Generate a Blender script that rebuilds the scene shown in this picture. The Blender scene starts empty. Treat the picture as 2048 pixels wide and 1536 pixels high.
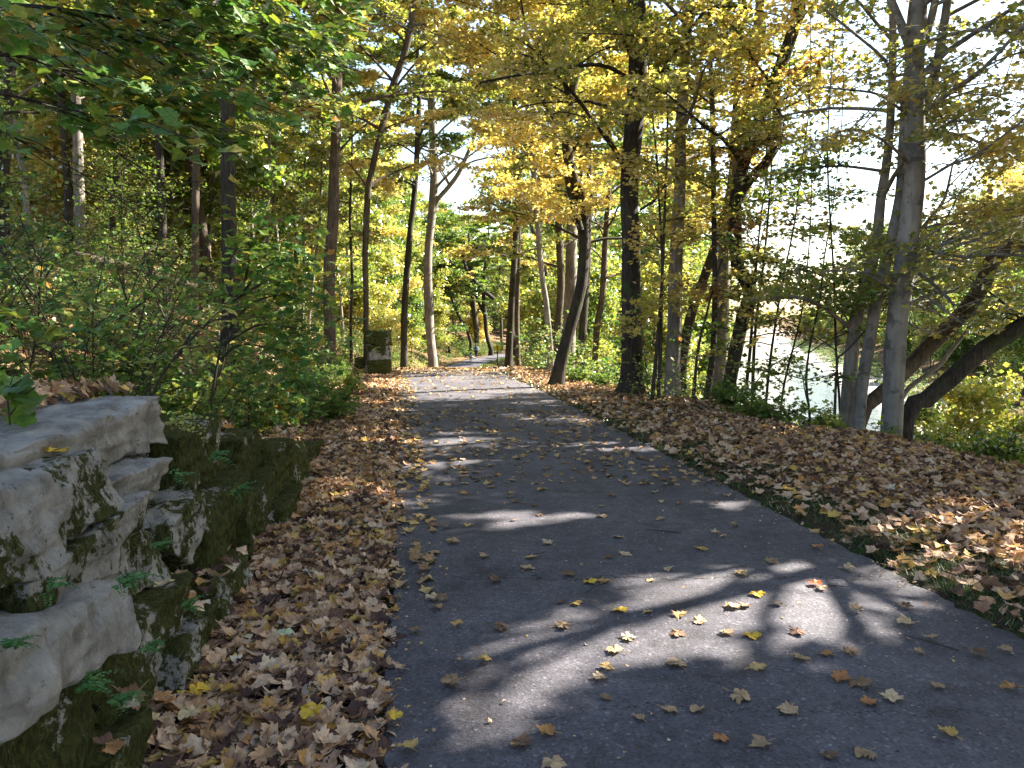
import bpy, bmesh, math, random
import numpy as np
from mathutils import Vector, noise as mnoise

# ------------------------------------------------------------------ camera, sky, sun, exposure
C = bpy.context.scene.collection
SC = bpy.context.scene
F = 1577.0
PITCH = math.atan(128 / F)
CAMH = 1.6
cam_d = bpy.data.cameras.new('camera')
cam = bpy.data.objects.new('camera', cam_d)
C.objects.link(cam)
cam_d.sensor_width = 36
cam_d.lens = F / 2048 * 36
cam_d.clip_start = 0.05
cam_d.clip_end = 3000
cam.location = (0, 0, CAMH)
cam.rotation_euler = (math.radians(90) - PITCH, 0, 0)
SC.camera = cam

SUN_AZ = math.radians(66)      # clockwise from +Y (straight ahead) towards +X
SUN_EL = math.radians(40)
SUN = np.array([math.sin(SUN_AZ) * math.cos(SUN_EL), math.cos(SUN_AZ) * math.cos(SUN_EL), math.sin(SUN_EL)])
w = bpy.data.worlds.new('World')
SC.world = w
w.use_nodes = True
nt = w.node_tree
nt.nodes.clear()
sky = nt.nodes.new('ShaderNodeTexSky')
sky.sky_type = 'NISHITA'
sky.sun_disc = False
sky.sun_elevation = SUN_EL
sky.sun_rotation = SUN_AZ
sky.air_density = 1.3
sky.dust_density = 1.2
bg = nt.nodes.new('ShaderNodeBackground')
bg.inputs['Strength'].default_value = 0.066
wo = nt.nodes.new('ShaderNodeOutputWorld')
nt.links.new(sky.outputs[0], bg.inputs[0])
nt.links.new(bg.outputs[0], wo.inputs[0])
sd = bpy.data.lights.new('sun', 'SUN')
sd.energy = 5.0
sd.angle = math.radians(0.53)
sd.color = (1.0, 0.94, 0.84)
so = bpy.data.objects.new('sun', sd)
so.rotation_euler = Vector(SUN).to_track_quat('Z', 'Y').to_euler()
so.location = (30, 10, 40)
C.objects.link(so)
SC.view_settings.view_transform = 'Standard'
SC.view_settings.look = 'None'
SC.view_settings.gamma = 1
SC.view_settings.exposure = 2.68
SC.cycles.max_bounces = 7
SC.cycles.diffuse_bounces = 4
SC.cycles.transmission_bounces = 4
SC.cycles.glossy_bounces = 2
SC.cycles.transparent_max_bounces = 4
SC.cycles.caustics_reflective = False
SC.cycles.caustics_refractive = False

rng = np.random.default_rng(7)
random.seed(7)


def ray(u, v):
    a = (u - 1024) / F
    b = (768 - v) / F
    return np.array([a, math.cos(PITCH) + b * math.sin(PITCH), -math.sin(PITCH) + b * math.cos(PITCH)])


def at(u, v, Y):
    d = ray(u, v)
    return np.array([0, 0, CAMH]) + d * (Y / d[1])


def pix(P):
    P = np.atleast_2d(P)
    y, z = P[:, 1], P[:, 2] - CAMH
    dep = y * math.cos(PITCH) - z * math.sin(PITCH)
    up = y * math.sin(PITCH) + z * math.cos(PITCH)
    dep = np.where(np.abs(dep) < 1e-3, 1e-3, dep)
    return 1024 + F * P[:, 0] / dep, 768 - F * up / dep, dep


# ------------------------------------------------------------------ terrain
def smooth(a, b, x):
    t = np.clip((x - a) / (b - a), 0, 1)
    return t * t * (3 - 2 * t)


CY = [-60, 0, 16, 20, 24, 30, 40, 50, 60, 70, 80, 88, 95, 110, 125, 150, 180]
CX = [9.6, 1.5, -.66, -1.3, -1.85, -2.5, -3.4, -4.1, -4.6, -4.9, -4.9, -4.3, -3.2, -0.2, 3.6, 12, 22]
PY = [-60, 22, 27, 33, 40, 50, 60, 70, 80, 95, 125, 200]
PZ = [0, 0, -.1, -.42, -.95, -1.75, -2.4, -2.9, -3.1, -3.05, -3.2, -3.4]
_ys = np.linspace(-60, 400, 1841)
_cx = np.convolve(np.pad(np.interp(_ys, CY, CX), 8, mode='edge'), np.ones(17) / 17, 'valid')
_pz = np.convolve(np.pad(np.interp(_ys, PY, PZ), 8, mode='edge'), np.ones(17) / 17, 'valid')


def cxf(y): return np.interp(y, _ys, _cx)
def pzf(y): return np.interp(y, _ys, _pz)
def river_x(y): return np.maximum(0.29 * y + 2.8, 13.0 - 0.02 * y)


WATER_Z = -4.0


def vnoise(x, y, s):
    return (np.sin(x * s + 1.3 * np.sin(y * s * .7 + 2.)) * np.cos(y * s * .9 + 1.1 * np.sin(x * s * .6)) +
            .5 * np.sin(x * s * 2.3 + y * s * 1.7 + 1.) * np.cos(y * s * 2.1 - x * s * 1.1))


def wall_h(y):
    return np.interp(y, [-3, 4.0, 4.4, 5.1, 5.5, 6.2, 6.5, 7, 8.8, 9.6], [1.08, 1.05, .9, .85, .7, .62, .45, .35, .14, .1])


def ground_h(x, y):
    x = np.asarray(x, float)
    y = np.asarray(y, float)
    s = x - cxf(y)
    p = pzf(y)
    z = p.copy()
    # left: wall step then hill
    L = -s
    wh = wall_h(y) * smooth(2.85, 3.15, L)
    hill_slope = .5
    d = np.maximum(L - 3.3, 0)
    hill = hill_slope * d * smooth(0, 2.2, d)
    hill = 13 * (1 - np.exp(-hill / 13))
    fade = 1 - .45 * smooth(60, 110, y)
    z = z + np.where(s < 0, wh + hill * fade, 0)
    # right: shoulder, bank edge, river, gravel, far bank
    edge = np.clip(6.9 - .20 * y, 3.0, 6.6)
    rx = river_x(y) - cxf(y)
    de = np.maximum(s - edge, 0)
    drop = np.minimum(de * .62 * smooth(0, 1.2, de), 50)
    zr = np.maximum(p - drop, WATER_Z - .7)
    bank_l = smooth(rx - 9.0, rx - 4.0, s)
    zr = np.where(s > edge, np.minimum(zr, p * (1 - bank_l) + (WATER_Z - .7) * bank_l + np.where(bank_l > 0.01, 0, 50)), zr)
    far = s - (rx + 5.0)
    zf = WATER_Z - .7 + .9 * smooth(-.6, 1.6, far) + .3 * np.maximum(far - 6, 0) * smooth(6, 9, far)
    zf = np.minimum(zf, 5 + 0 * zf)
    zr = np.where(far > -.6, np.maximum(zr * 0 + zf, WATER_Z - .7), zr)
    z = np.where(s > 1.6, zr, z)
    z = np.where(s > edge - 1.5, z + .05 * vnoise(x, y, 1.1), z)
    z = z + np.where(L > 3.2, (.10 * vnoise(x, y, .9) + .25 * vnoise(x, y, .23)) * smooth(3.2, 6, L), 0)
    z = np.where(np.abs(s) < 1.64, p - .035, z)
    z = z + np.where((np.abs(s) >= 1.64) & (np.abs(s) < 2.9), .012 * vnoise(x, y, 5.) - .005, 0)
    return z


def gz(x, y): return float(ground_h(np.array([x]), np.array([y]))[0])


# ------------------------------------------------------------------ materials
def new_mat(name):
    m = bpy.data.materials.new(name)
    m.use_nodes = True
    t = m.node_tree
    t.nodes.clear()
    out = t.nodes.new('ShaderNodeOutputMaterial')
    return m, t, out


def N(t, kind, **kw):
    n = t.nodes.new(kind)
    for k, v in kw.items():
        if k.startswith('i_'):
            n.inputs[k[2:]].default_value = v
        else:
            setattr(n, k, v)
    return n


def ramp(t, stops, fac=None, interp='LINEAR'):
    r = t.nodes.new('ShaderNodeValToRGB')
    r.color_ramp.interpolation = interp
    e = r.color_ramp.elements
    while len(e) < len(stops):
        e.new(0.5)
    for k, (p, c) in enumerate(stops):
        e[k].position = p
        e[k].color = (*c, 1) if len(c) == 3 else c
    if fac is not None:
        t.links.new(fac, r.inputs[0])
    return r.outputs[0]


def coords(t, kind='pos'):
    if kind == 'pos':
        return N(t, 'ShaderNodeNewGeometry').outputs['Position']
    return N(t, 'ShaderNodeTexCoord').outputs[{'obj': 'Object', 'gen': 'Generated'}[kind]]


def noise_n(t, co, scale, detail=4, rough=.55, dist=0):
    n = N(t, 'ShaderNodeTexNoise')
    n.inputs['Scale'].default_value = scale
    n.inputs['Detail'].default_value = detail
    n.inputs['Roughness'].default_value = rough
    n.inputs['Distortion'].default_value = dist
    t.links.new(co, n.inputs['Vector'])
    return n.outputs[0]


def mix(t, fac, a, b, mode='MIX'):
    m = N(t, 'ShaderNodeMix', data_type='RGBA', blend_type=mode)
    for i, s in ((0, fac), (6, a), (7, b)):
        if hasattr(s, 'links') or isinstance(s, bpy.types.NodeSocket):
            t.links.new(s, m.inputs[i])
        elif i == 0:
            m.inputs[0].default_value = s
        else:
            m.inputs[i].default_value = (*s, 1)
    return m.outputs[2]


def bump(t, h, strength, dist):
    b = N(t, 'ShaderNodeBump')
    b.inputs['Strength'].default_value = strength
    b.inputs['Distance'].default_value = dist
    t.links.new(h, b.inputs['Height'])
    return b.outputs[0]


def finish(t, out, col, rough=.9, nrm=None, spec=.3):
    p = N(t, 'ShaderNodeBsdfPrincipled')
    if isinstance(col, bpy.types.NodeSocket):
        t.links.new(col, p.inputs['Base Color'])
    else:
        p.inputs['Base Color'].default_value = (*col, 1)
    p.inputs['Roughness'].default_value = rough
    p.inputs['Specular IOR Level'].default_value = spec
    if nrm is not None:
        t.links.new(nrm, p.inputs['Normal'])
    t.links.new(p.outputs[0], out.inputs[0])
    return p


def leaf_mat(name, stops, patch=None, trans=.52, per='island', patch_scale=.35, gloss=.12):
    """leaf colour: one random pick per leaf, shifted by soft patches of another hue."""
    m, t, out = new_mat(name)
    if per == 'island':
        r = N(t, 'ShaderNodeNewGeometry').outputs['Random Per Island']
    else:
        r = N(t, 'ShaderNodeObjectInfo').outputs['Random']
    col = ramp(t, stops, r)
    if patch:
        f = noise_n(t, coords(t), patch_scale, 2)
        f2 = ramp(t, [(patch[1], (0, 0, 0)), (patch[2], (1, 1, 1))], f)
        col2 = ramp(t, patch[0], r)
        col = mix(t, f2, col, col2)
    v = noise_n(t, coords(t), 38, 3)
    v2 = ramp(t, [(.35, (.72, .72, .72)), (.65, (1.12, 1.12, 1.12))], v)
    col = mix(t, 1.0, col, v2, 'MULTIPLY')
    d = N(t, 'ShaderNodeBsdfDiffuse')
    tr = N(t, 'ShaderNodeBsdfTranslucent')
    t.links.new(col, d.inputs[0])
    t.links.new(mix(t, 1.0, col, (1.45, 1.36, .85), 'MULTIPLY'), tr.inputs[0])
    mx = N(t, 'ShaderNodeMixShader')
    mx.inputs[0].default_value = trans
    t.links.new(d.outputs[0], mx.inputs[1])
    t.links.new(tr.outputs[0], mx.inputs[2])
    g = N(t, 'ShaderNodeBsdfGlossy')
    g.inputs['Roughness'].default_value = .45
    g.inputs[0].default_value = (.8, .8, .8, 1)
    fr = N(t, 'ShaderNodeFresnel')
    fr.inputs[0].default_value = 1.35
    ml = N(t, 'ShaderNodeMath', operation='MULTIPLY')
    ml.inputs[1].default_value = gloss * 4
    t.links.new(fr.outputs[0], ml.inputs[0])
    mg = N(t, 'ShaderNodeMixShader')
    t.links.new(ml.outputs[0], mg.inputs[0])
    t.links.new(mx.outputs[0], mg.inputs[1])
    t.links.new(g.outputs[0], mg.inputs[2])
    t.links.new(mg.outputs[0], out.inputs[0])
    return m


def bark_mat(name, dark, light, scale=1.0, moss=0.0, bumpd=.02, blotch=None):
    m, t, out = new_mat(name)
    co = coords(t)
    mp = N(t, 'ShaderNodeMapping')
    mp.inputs['Scale'].default_value = (1, 1, .16)
    t.links.new(co, mp.inputs[0])
    n1 = noise_n(t, mp.outputs[0], 26 * scale, 6, .65)
    n2 = noise_n(t, co, 2.2, 3)
    col = ramp(t, [(.32, dark), (.68, light)], n1)
    if blotch:
        n3 = noise_n(t, co, 5, 4, .6)
        col = mix(t, ramp(t, [(.52, (0, 0, 0)), (.6, (1, 1, 1))], n3), col, blotch)
    col = mix(t, 1, col, ramp(t, [(.3, (.7, .7, .7)), (.7, (1.2, 1.2, 1.2))], n2), 'MULTIPLY')
    if moss:
        n4 = noise_n(t, co, 3.5, 4)
        col = mix(t, ramp(t, [(1 - moss - .1, (0, 0, 0)), (1 - moss + .08, (1, 1, 1))], n4), col, (.05, .075, .02))
    finish(t, out, col, .92, bump(t, n1, 1.0, bumpd * 2.2), .2)
    return m


BARK = bark_mat('bark_dark', (.022, .018, .015), (.085, .070, .058), 1, .35)
BARK2 = bark_mat('bark_brown', (.05, .038, .028), (.16, .125, .095), .8, .3)
BEECH = bark_mat('bark_grey_smooth', (.17, .155, .14), (.30, .28, .25), .35, .28, .006, (.14, .13, .12))
PALE = bark_mat('bark_pale', (.14, .12, .10), (.34, .30, .26), .9, .0, .015)  # pale bark, also puts sunlight into the colour of lit trunks
TWIG = bark_mat('bark_twig', (.035, .028, .022), (.09, .075, .06), 2, 0, .004)

G = [(0, (.05, .11, .016)), (.35, (.10, .19, .026)), (.7, (.16, .26, .04)), (1, (.24, .31, .05))]
GY = [(0, (.13, .20, .04)), (.4, (.28, .33, .07)), (.75, (.45, .43, .10)), (1, (.60, .50, .12))]
Y = [(0, (.40, .39, .09)), (.3, (.60, .52, .14)), (.7, (.74, .62, .20)), (.93, (.76, .57, .20)), (1, (.46, .25, .10))]
BR = [(0, (.16, .07, .02)), (.5, (.26, .12, .04)), (1, (.34, .20, .05))]
L_GREEN = leaf_mat('leaf_green', G, (GY, .55, .66))
L_YGREEN = leaf_mat('leaf_yellow_green', GY, (G, .44, .58), patch_scale=.22)
L_YELLOW = leaf_mat('leaf_yellow', Y, (GY, .44, .58), patch_scale=.28)
L_GOLDW = leaf_mat('leaf_gold', Y, (GY, .54, .68))
L_NEAR = leaf_mat('leaf_near_maple', [(0, (.06, .15, .035)), (.4, (.10, .22, .045)), (.72, (.17, .27, .04)), (.9, (.28, .32, .045)), (.97, (.46, .34, .06)), (1, (.40, .17, .06))], (GY, .62, .74), trans=.48)
L_SHRUB = leaf_mat('leaf_shrub', [(0, (.06, .14, .03)), (.5, (.12, .24, .045)), (.82, (.22, .32, .07)), (.95, (.46, .42, .12)), (1, (.44, .24, .09))], trans=.45)
L_PALE = leaf_mat('leaf_pale_yellow', [(0, (.26, .34, .08)), (.5, (.42, .42, .10)), (.85, (.50, .40, .13)), (1, (.50, .30, .12))], trans=.35)
L_BROWN = leaf_mat('leaf_brown_hanging', BR, trans=.3)
LIT = [(0, (.06, .034, .03)), (.16, (.13, .072, .055)), (.24, (.30, .165, .10)), (.44, (.50, .32, .20)), (.66, (.64, .45, .30)), (.80, (.52, .27, .11)), (.88, (.58, .40, .10)), (.93, (.48, .21, .07)), (1, (.64, .54, .40))]
L_LITTER = leaf_mat('fallen_leaf_litter', LIT, trans=.12, gloss=.08)
L_PATHLEAF = leaf_mat('fallen_leaf_path', [(0, (.14, .08, .05)), (.25, (.28, .18, .10)), (.5, (.42, .28, .16)), (.75, (.56, .40, .24)), (.9, (.52, .33, .10)), (1, (.38, .17, .07))], trans=.12, per='obj', gloss=.08)
L_PATHSTUFF = leaf_mat('fallen_leaf_far_path', [(0, (.16, .08, .045)), (.2, (.30, .17, .08)), (.5, (.46, .31, .15)), (.8, (.52, .36, .14)), (1, (.50, .24, .06))], trans=.12, gloss=.08)


def plain_leaf(name, a, b):
    return leaf_mat(name, [(0, a), (1, b)], trans=.12, gloss=.08)


L_RED = plain_leaf('fallen_leaf_red', (.55, .09, .03), (.60, .12, .04))
L_GOLD = plain_leaf('fallen_leaf_gold', (.62, .40, .04), (.66, .42, .06))
L_PGREEN = plain_leaf('fallen_leaf_pale_green', (.42, .48, .30), (.48, .52, .34))
L_TAN = plain_leaf('fallen_leaf_tan', (.58, .44, .24), (.62, .48, .28))
L_FERN = leaf_mat('leaf_fern', [(0, (.06, .16, .04)), (1, (.12, .26, .07))], trans=.3)
GRASS = leaf_mat('grass_blade', [(0, (.03, .06, .015)), (.6, (.07, .11, .025)), (1, (.17, .17, .06))], trans=.25)

# asphalt
m, t, out = new_mat('asphalt')
co = coords(t)
spk = N(t, 'ShaderNodeTexVoronoi', feature='F1')
spk.inputs['Scale'].default_value = 80
t.links.new(co, spk.inputs['Vector'])
big = noise_n(t, co, .9, 5, .6)
fine = noise_n(t, co, 180, 2)
col = ramp(t, [(.3, (.054, .050, .059)), (.7, (.106, .099, .111))], big)
col = mix(t, 1, col, ramp(t, [(.36, (.78, .77, .76)), (.64, (1.18, 1.17, 1.18))], noise_n(t, co, 9, 6, .75)), 'MULTIPLY')
agg = ramp(t, [(0, (.42, .42, .42)), (.45, (.95, .95, .95)), (.8, (1.2, 1.2, 1.2)), (.95, (2.6, 2.5, 2.45))], spk.outputs['Color'])
col = mix(t, .75, col, agg, 'MULTIPLY')
stn = ramp(t, [(.34, (.50, .48, .46)), (.46, (.9, .9, .9)), (.62, (1.12, 1.1, 1.08))], noise_n(t, co, 1.7, 7, .72, .4))
col = mix(t, .8, col, stn, 'MULTIPLY')
# transverse cracks: thin wandering dark lines at a few distances
sep = N(t, 'ShaderNodeSeparateXYZ')
t.links.new(co, sep.inputs[0])
wob = noise_n(t, co, 2.5, 5, .7)
for yc, ww in ((4.75, .009), (12.6, .012), (9.4, .007), (17.2, .007), (3.1, .004)):
    a1 = N(t, 'ShaderNodeMath', operation='MULTIPLY_ADD')
    t.links.new(wob, a1.inputs[0]); a1.inputs[1].default_value = .55
    t.links.new(sep.outputs[1], a1.inputs[2])
    a2 = N(t, 'ShaderNodeMath', operation='SUBTRACT'); a2.inputs[1].default_value = yc + .27
    t.links.new(a1.outputs[0], a2.inputs[0])
    a3 = N(t, 'ShaderNodeMath', operation='ABSOLUTE'); t.links.new(a2.outputs[0], a3.inputs[0])
    a4 = N(t, 'ShaderNodeMath', operation='LESS_THAN'); a4.inputs[1].default_value = ww
    t.links.new(a3.outputs[0], a4.inputs[0])
    col = mix(t, a4.outputs[0], col, (.02, .018, .018))
hh = N(t, 'ShaderNodeMath', operation='ADD')
t.links.new(spk.outputs['Distance'], hh.inputs[0]); t.links.new(fine, hh.inputs[1])
finish(t, out, col, .82, bump(t, hh.outputs[0], .6, .004), .35)
ASPHALT = m

# forest floor
m, t, out = new_mat('forest_floor')
co = coords(t)
n1 = noise_n(t, co, 14, 6, .7)
n2 = noise_n(t, co, .8, 4)
vor = N(t, 'ShaderNodeTexVoronoi', feature='F1')
vor.inputs['Scale'].default_value = 12
t.links.new(co, vor.inputs['Vector'])
vs = N(t, 'ShaderNodeSeparateColor'); t.links.new(vor.outputs['Color'], vs.inputs[0])
col = ramp(t, [(0, (.045, .028, .018)), (.35, (.13, .07, .04)), (.6, (.24, .14, .075)), (.85, (.34, .22, .12)), (1, (.40, .26, .08))], vs.outputs[0])
col = mix(t, 1, col, ramp(t, [(.3, (.5, .48, .45)), (.7, (1.1, 1.1, 1.1))], n1), 'MULTIPLY')
col = mix(t, ramp(t, [(.52, (0, 0, 0)), (.62, (1, 1, 1))], n2), col, (.03, .035, .014))
finish(t, out, col, .95, bump(t, vor.outputs['Distance'], .8, .03), .1)
FLOOR = m
# dark soil near path
m, t, out = new_mat('soil_dark')
co = coords(t)
col = ramp(t, [(.3, (.018, .014, .010)), (.7, (.06, .045, .03))], noise_n(t, co, 22, 6, .7))
finish(t, out, mix(t, ramp(t, [(.5, (0, 0, 0)), (.6, (1, 1, 1))], noise_n(t, co, 6, 4)), col, (.03, .05, .014)), .95, bump(t, noise_n(t, co, 40, 4), .8, .02), .1)
SOIL = m
# gravel bar
m, t, out = new_mat('river_gravel')
co = coords(t)
v = N(t, 'ShaderNodeTexVoronoi'); v.inputs['Scale'].default_value = 7; t.links.new(co, v.inputs['Vector'])
sv = N(t, 'ShaderNodeSeparateColor'); t.links.new(v.outputs['Color'], sv.inputs[0])
col = ramp(t, [(0, (.30, .27, .22)), (.6, (.52, .48, .40)), (1, (.66, .62, .54))], sv.outputs[0])
finish(t, out, mix(t, .5, col, ramp(t, [(.3, (.6, .58, .5)), (.7, (1, 1, 1))], noise_n(t, co, .5, 4)), 'MULTIPLY'), .85, bump(t, v.outputs['Distance'], .6, .06), .2)
GRAVEL = m
# water
m, t, out = new_mat('creek_water')
co = coords(t)
mp = N(t, 'ShaderNodeMapping'); mp.inputs['Scale'].default_value = (1, .45, 1); t.links.new(co, mp.inputs[0])
nw = noise_n(t, mp.outputs[0], 1.5, 6, .7, .5)
p = finish(t, out, (.03, .042, .045), .06, bump(t, nw, .7, .10), .5)
p.inputs['IOR'].default_value = 1.33
WATER = m


def stone_mat(name, mossy):
    m, t, out = new_mat(name)
    co = coords(t, 'pos')
    n1 = noise_n(t, co, 7, 8, .68)
    mps = N(t, 'ShaderNodeMapping'); mps.inputs['Scale'].default_value = (1, 1, .45); t.links.new(co, mps.inputs[0])
    n2 = noise_n(t, mps.outputs[0], 52, 6, .75)
    n3 = noise_n(t, co, 3.1, 4, .6, .1)
    n5 = noise_n(t, co, 21, 8, .75, .1)
    col = ramp(t, [(.30, (.20, .185, .165)), (.5, (.44, .415, .38)), (.70, (.62, .59, .55))], n1)
    col = mix(t, ramp(t, [(.60, (0, 0, 0)), (.67, (1, 1, 1))], n5), col, (.07, .065, .06))
    geo = N(t, 'ShaderNodeNewGeometry')
    sp = N(t, 'ShaderNodeSeparateXYZ'); t.links.new(geo.outputs['Normal'], sp.inputs[0])
    tm = N(t, 'ShaderNodeMath', operation='MULTIPLY_ADD')
    t.links.new(n5, tm.inputs[0]); tm.inputs[1].default_value = .8
    t.links.new(n3, tm.inputs[2])
    lo = {0: 1.0, 1: .885, 2: .73}[mossy]
    mk = ramp(t, [(lo, (0, 0, 0)), (lo + .045, (1, 1, 1))], tm.outputs[0])
    mossc = ramp(t, [(.3, (.014, .016, .007)), (.45, (.045, .052, .014)), (.58, (.10, .105, .028)), (.72, (.15, .14, .045)), (.85, (.12, .075, .04))], n2)
    col = mix(t, mk, col, mossc)
    hm = N(t, 'ShaderNodeMath', operation='MULTIPLY_ADD')
    t.links.new(n2, hm.inputs[0]); hm.inputs[1].default_value = .8; t.links.new(n1, hm.inputs[2])
    finish(t, out, col, .93, bump(t, hm.outputs[0], 1.0, .05), .15)
    return m


STONE = [stone_mat('limestone_pale', 0), stone_mat('limestone_patchy_moss', 1), stone_mat('limestone_mossy', 2)]


def flat_mat(name, col, rough=.6, metallic=0):
    m, t, out = new_mat(name)
    n = noise_n(t, coords(t, 'obj'), 14, 3)
    c = mix(t, 1, col, ramp(t, [(.3, (.85, .85, .85)), (.7, (1.08, 1.08, 1.08))], n), 'MULTIPLY')
    p = finish(t, out, c, rough)
    p.inputs['Metallic'].default_value = metallic
    return m


# ------------------------------------------------------------------ mesh helpers
def mesh_np(name, V, T, mats, parent=None, quads=False, midx=None, smooth_=False):
    """V (n,3), T (m,3) or (m,4) -> ONE mesh object."""
    me = bpy.data.meshes.new(name)
    k = T.shape[1]
    me.vertices.add(len(V))
    me.vertices.foreach_set('co', np.ascontiguousarray(V, dtype=np.float32).ravel())
    me.loops.add(T.size)
    me.loops.foreach_set('vertex_index', np.ascontiguousarray(T, dtype=np.int32).ravel())
    me.polygons.add(len(T))
    me.polygons.foreach_set('loop_start', np.arange(0, T.size, k, dtype=np.int32))
    me.polygons.foreach_set('loop_total', np.full(len(T), k, dtype=np.int32))
    if midx is not None:
        me.polygons.foreach_set('material_index', np.asarray(midx, dtype=np.int32))
    me.polygons.foreach_set('use_smooth', np.full(len(T), smooth_, dtype=bool))
    me.update(calc_edges=True)
    for mm in (mats if isinstance(mats, (list, tuple)) else [mats]):
        me.materials.append(mm)
    o = bpy.data.objects.new(name, me)
    C.objects.link(o)
    if parent is not None:
        o.parent = parent
        pl = parent.get('_base')
        if pl is not None:
            o.location = (-pl[0], -pl[1], -pl[2])
    return o


def tag(o, label=None, cat=None, group=None, kind=None):
    if label: o['label'] = label
    if cat: o['category'] = cat
    if group: o['group'] = group
    if kind: o['kind'] = kind
    return o


def thing(name, label, cat, loc=(0, 0, 0), group=None):
    """An Empty at the thing's base; world-space part meshes are shifted under it."""
    o = bpy.data.objects.new(name, None)
    C.objects.link(o)
    o.empty_display_size = .2
    o.location = loc
    tag(o, label, cat, group)
    return o


def part(name, V, T, mat, parent, **kw):
    V = np.asarray(V) - np.array(parent.location)
    return mesh_np(name, V, T, mat, parent, **kw)


class Acc:
    def __init__(s): s.V = []; s.T = []; s.n = 0
    def add(s, V, T):
        s.V.append(V); s.T.append(T + s.n); s.n += len(V)
    def get(s): return np.concatenate(s.V), np.concatenate(s.T)


def catmull(P, step):
    P = np.asarray(P, float)
    if len(P) < 3:
        n = max(2, int(np.linalg.norm(P[-1] - P[0]) / step) + 1)
        return P[0] + (P[-1] - P[0]) * np.linspace(0, 1, n)[:, None]
    Q = np.vstack([2 * P[0] - P[1], P, 2 * P[-1] - P[-2]])
    out = []
    for i in range(1, len(Q) - 2):
        n = max(1, int(np.linalg.norm(Q[i + 1][:3] - Q[i][:3]) / step))
        t = np.linspace(0, 1, n, endpoint=False)[:, None]
        a, b, c, d = Q[i - 1], Q[i], Q[i + 1], Q[i + 2]
        out.append(.5 * (2 * b + (c - a) * t + (2 * a - 5 * b + 4 * c - d) * t ** 2 + (3 * b - a - 3 * c + d) * t ** 3))
    out.append(P[-1][None])
    return np.vstack(out)


def tube(P, R, seg=8, rough=0.0, rg=None, roots=0):
    """quads tube along P with radii R; returns V,T(quads)"""
    P = np.asarray(P, float)
    n = len(P)
    tan = np.gradient(P, axis=0)
    tan /= np.linalg.norm(tan, axis=1)[:, None] + 1e-9
    ref = np.array([1., 0, 0]) if abs(tan[:, 0]).mean() < .8 else np.array([0, 1., 0])
    a = np.cross(tan, ref); a /= np.linalg.norm(a, axis=1)[:, None] + 1e-9
    b = np.cross(tan, a)
    th = np.linspace(0, 2 * math.pi, seg, endpoint=False)
    rr = np.asarray(R, float)[:, None] * np.ones((1, seg))
    if rough > 0:
        k = rg.uniform(0, 6.28, 3)
        z = np.cumsum(np.r_[0, np.linalg.norm(np.diff(P, axis=0), axis=1)])[:, None]
        rr = rr * (1 + rough * (np.sin(2 * th + k[0] + z * 1.1) + .6 * np.sin(3 * th + k[1] - z * 1.7) + .5 * np.sin(z * 3.1 + k[2] + th)) + rg.normal(0, rough * .35, rr.shape))
    if roots:
        k0 = rg.uniform(0, 6.28)
        zr_ = (P[:, 2] - P[0, 2])[:, None]
        rr = rr * (1 + roots * np.exp(-np.maximum(zr_ - .1, 0) / .16) * np.maximum(0, np.sin(4 * th + k0) + .6 * np.sin(7 * th + k0 * 2)))
    V = P[:, None, :] + rr[:, :, None] * (np.cos(th)[None, :, None] * a[:, None, :] + np.sin(th)[None, :, None] * b[:, None, :])
    V = V.reshape(-1, 3)
    i = np.arange(n - 1)[:, None] * seg
    j = np.arange(seg)[None, :]
    j2 = (j + 1) % seg
    T = np.stack([i + j, i + j2, i + seg + j2, i + seg + j], -1).reshape(-1, 4)
    return V, T


def fan(outline, z=None):
    o = np.array(outline, float)
    V = np.zeros((len(o) + 1, 3)); V[1:, :2] = o
    V[0, 1] = -.02
    k = len(o)
    T = np.array([[0, 1 + i, 1 + (i + 1) % k] for i in range(k)])
    return V, T


def mirror(right):
    return right + [(-x, y) for x, y in reversed(right[1:-1])]


R0 = [(0, -.36), (.12, -.36), (.40, -.42), (.37, -.30), (.50, -.22), (.42, -.12), (.56, -.02), (.64, .20), (.50, .20), (.45, .31), (.30, .20), (.33, .40), (.21, .42), (.15, .56), (0, .70)]
R1 = [(0, -.36), (.40, -.42), (.38, -.12), (.64, .20), (.30, .20), (.28, .42), (0, .70)]


def curled(outline, cx_, cy_, tw=0.0, stem=False):
    V, T = fan(outline)
    V = V / 1.24
    V[:, 2] = cx_ * V[:, 0] ** 2 + cy_ * (V[:, 1] - .1) ** 2 + tw * V[:, 0] * V[:, 1]
    V[0, 2] -= .03
    if stem:
        n = len(V)
        y0 = V[1, 1]
        V = np.vstack([V, [[.012, y0 + .03, 0], [-.012, y0 + .03, 0], [.06, y0 - .42, .05], [.045, y0 - .43, .05]]])
        T = np.vstack([T, [[n, n + 1, n + 3], [n, n + 3, n + 2]]])
    return V, T


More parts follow.
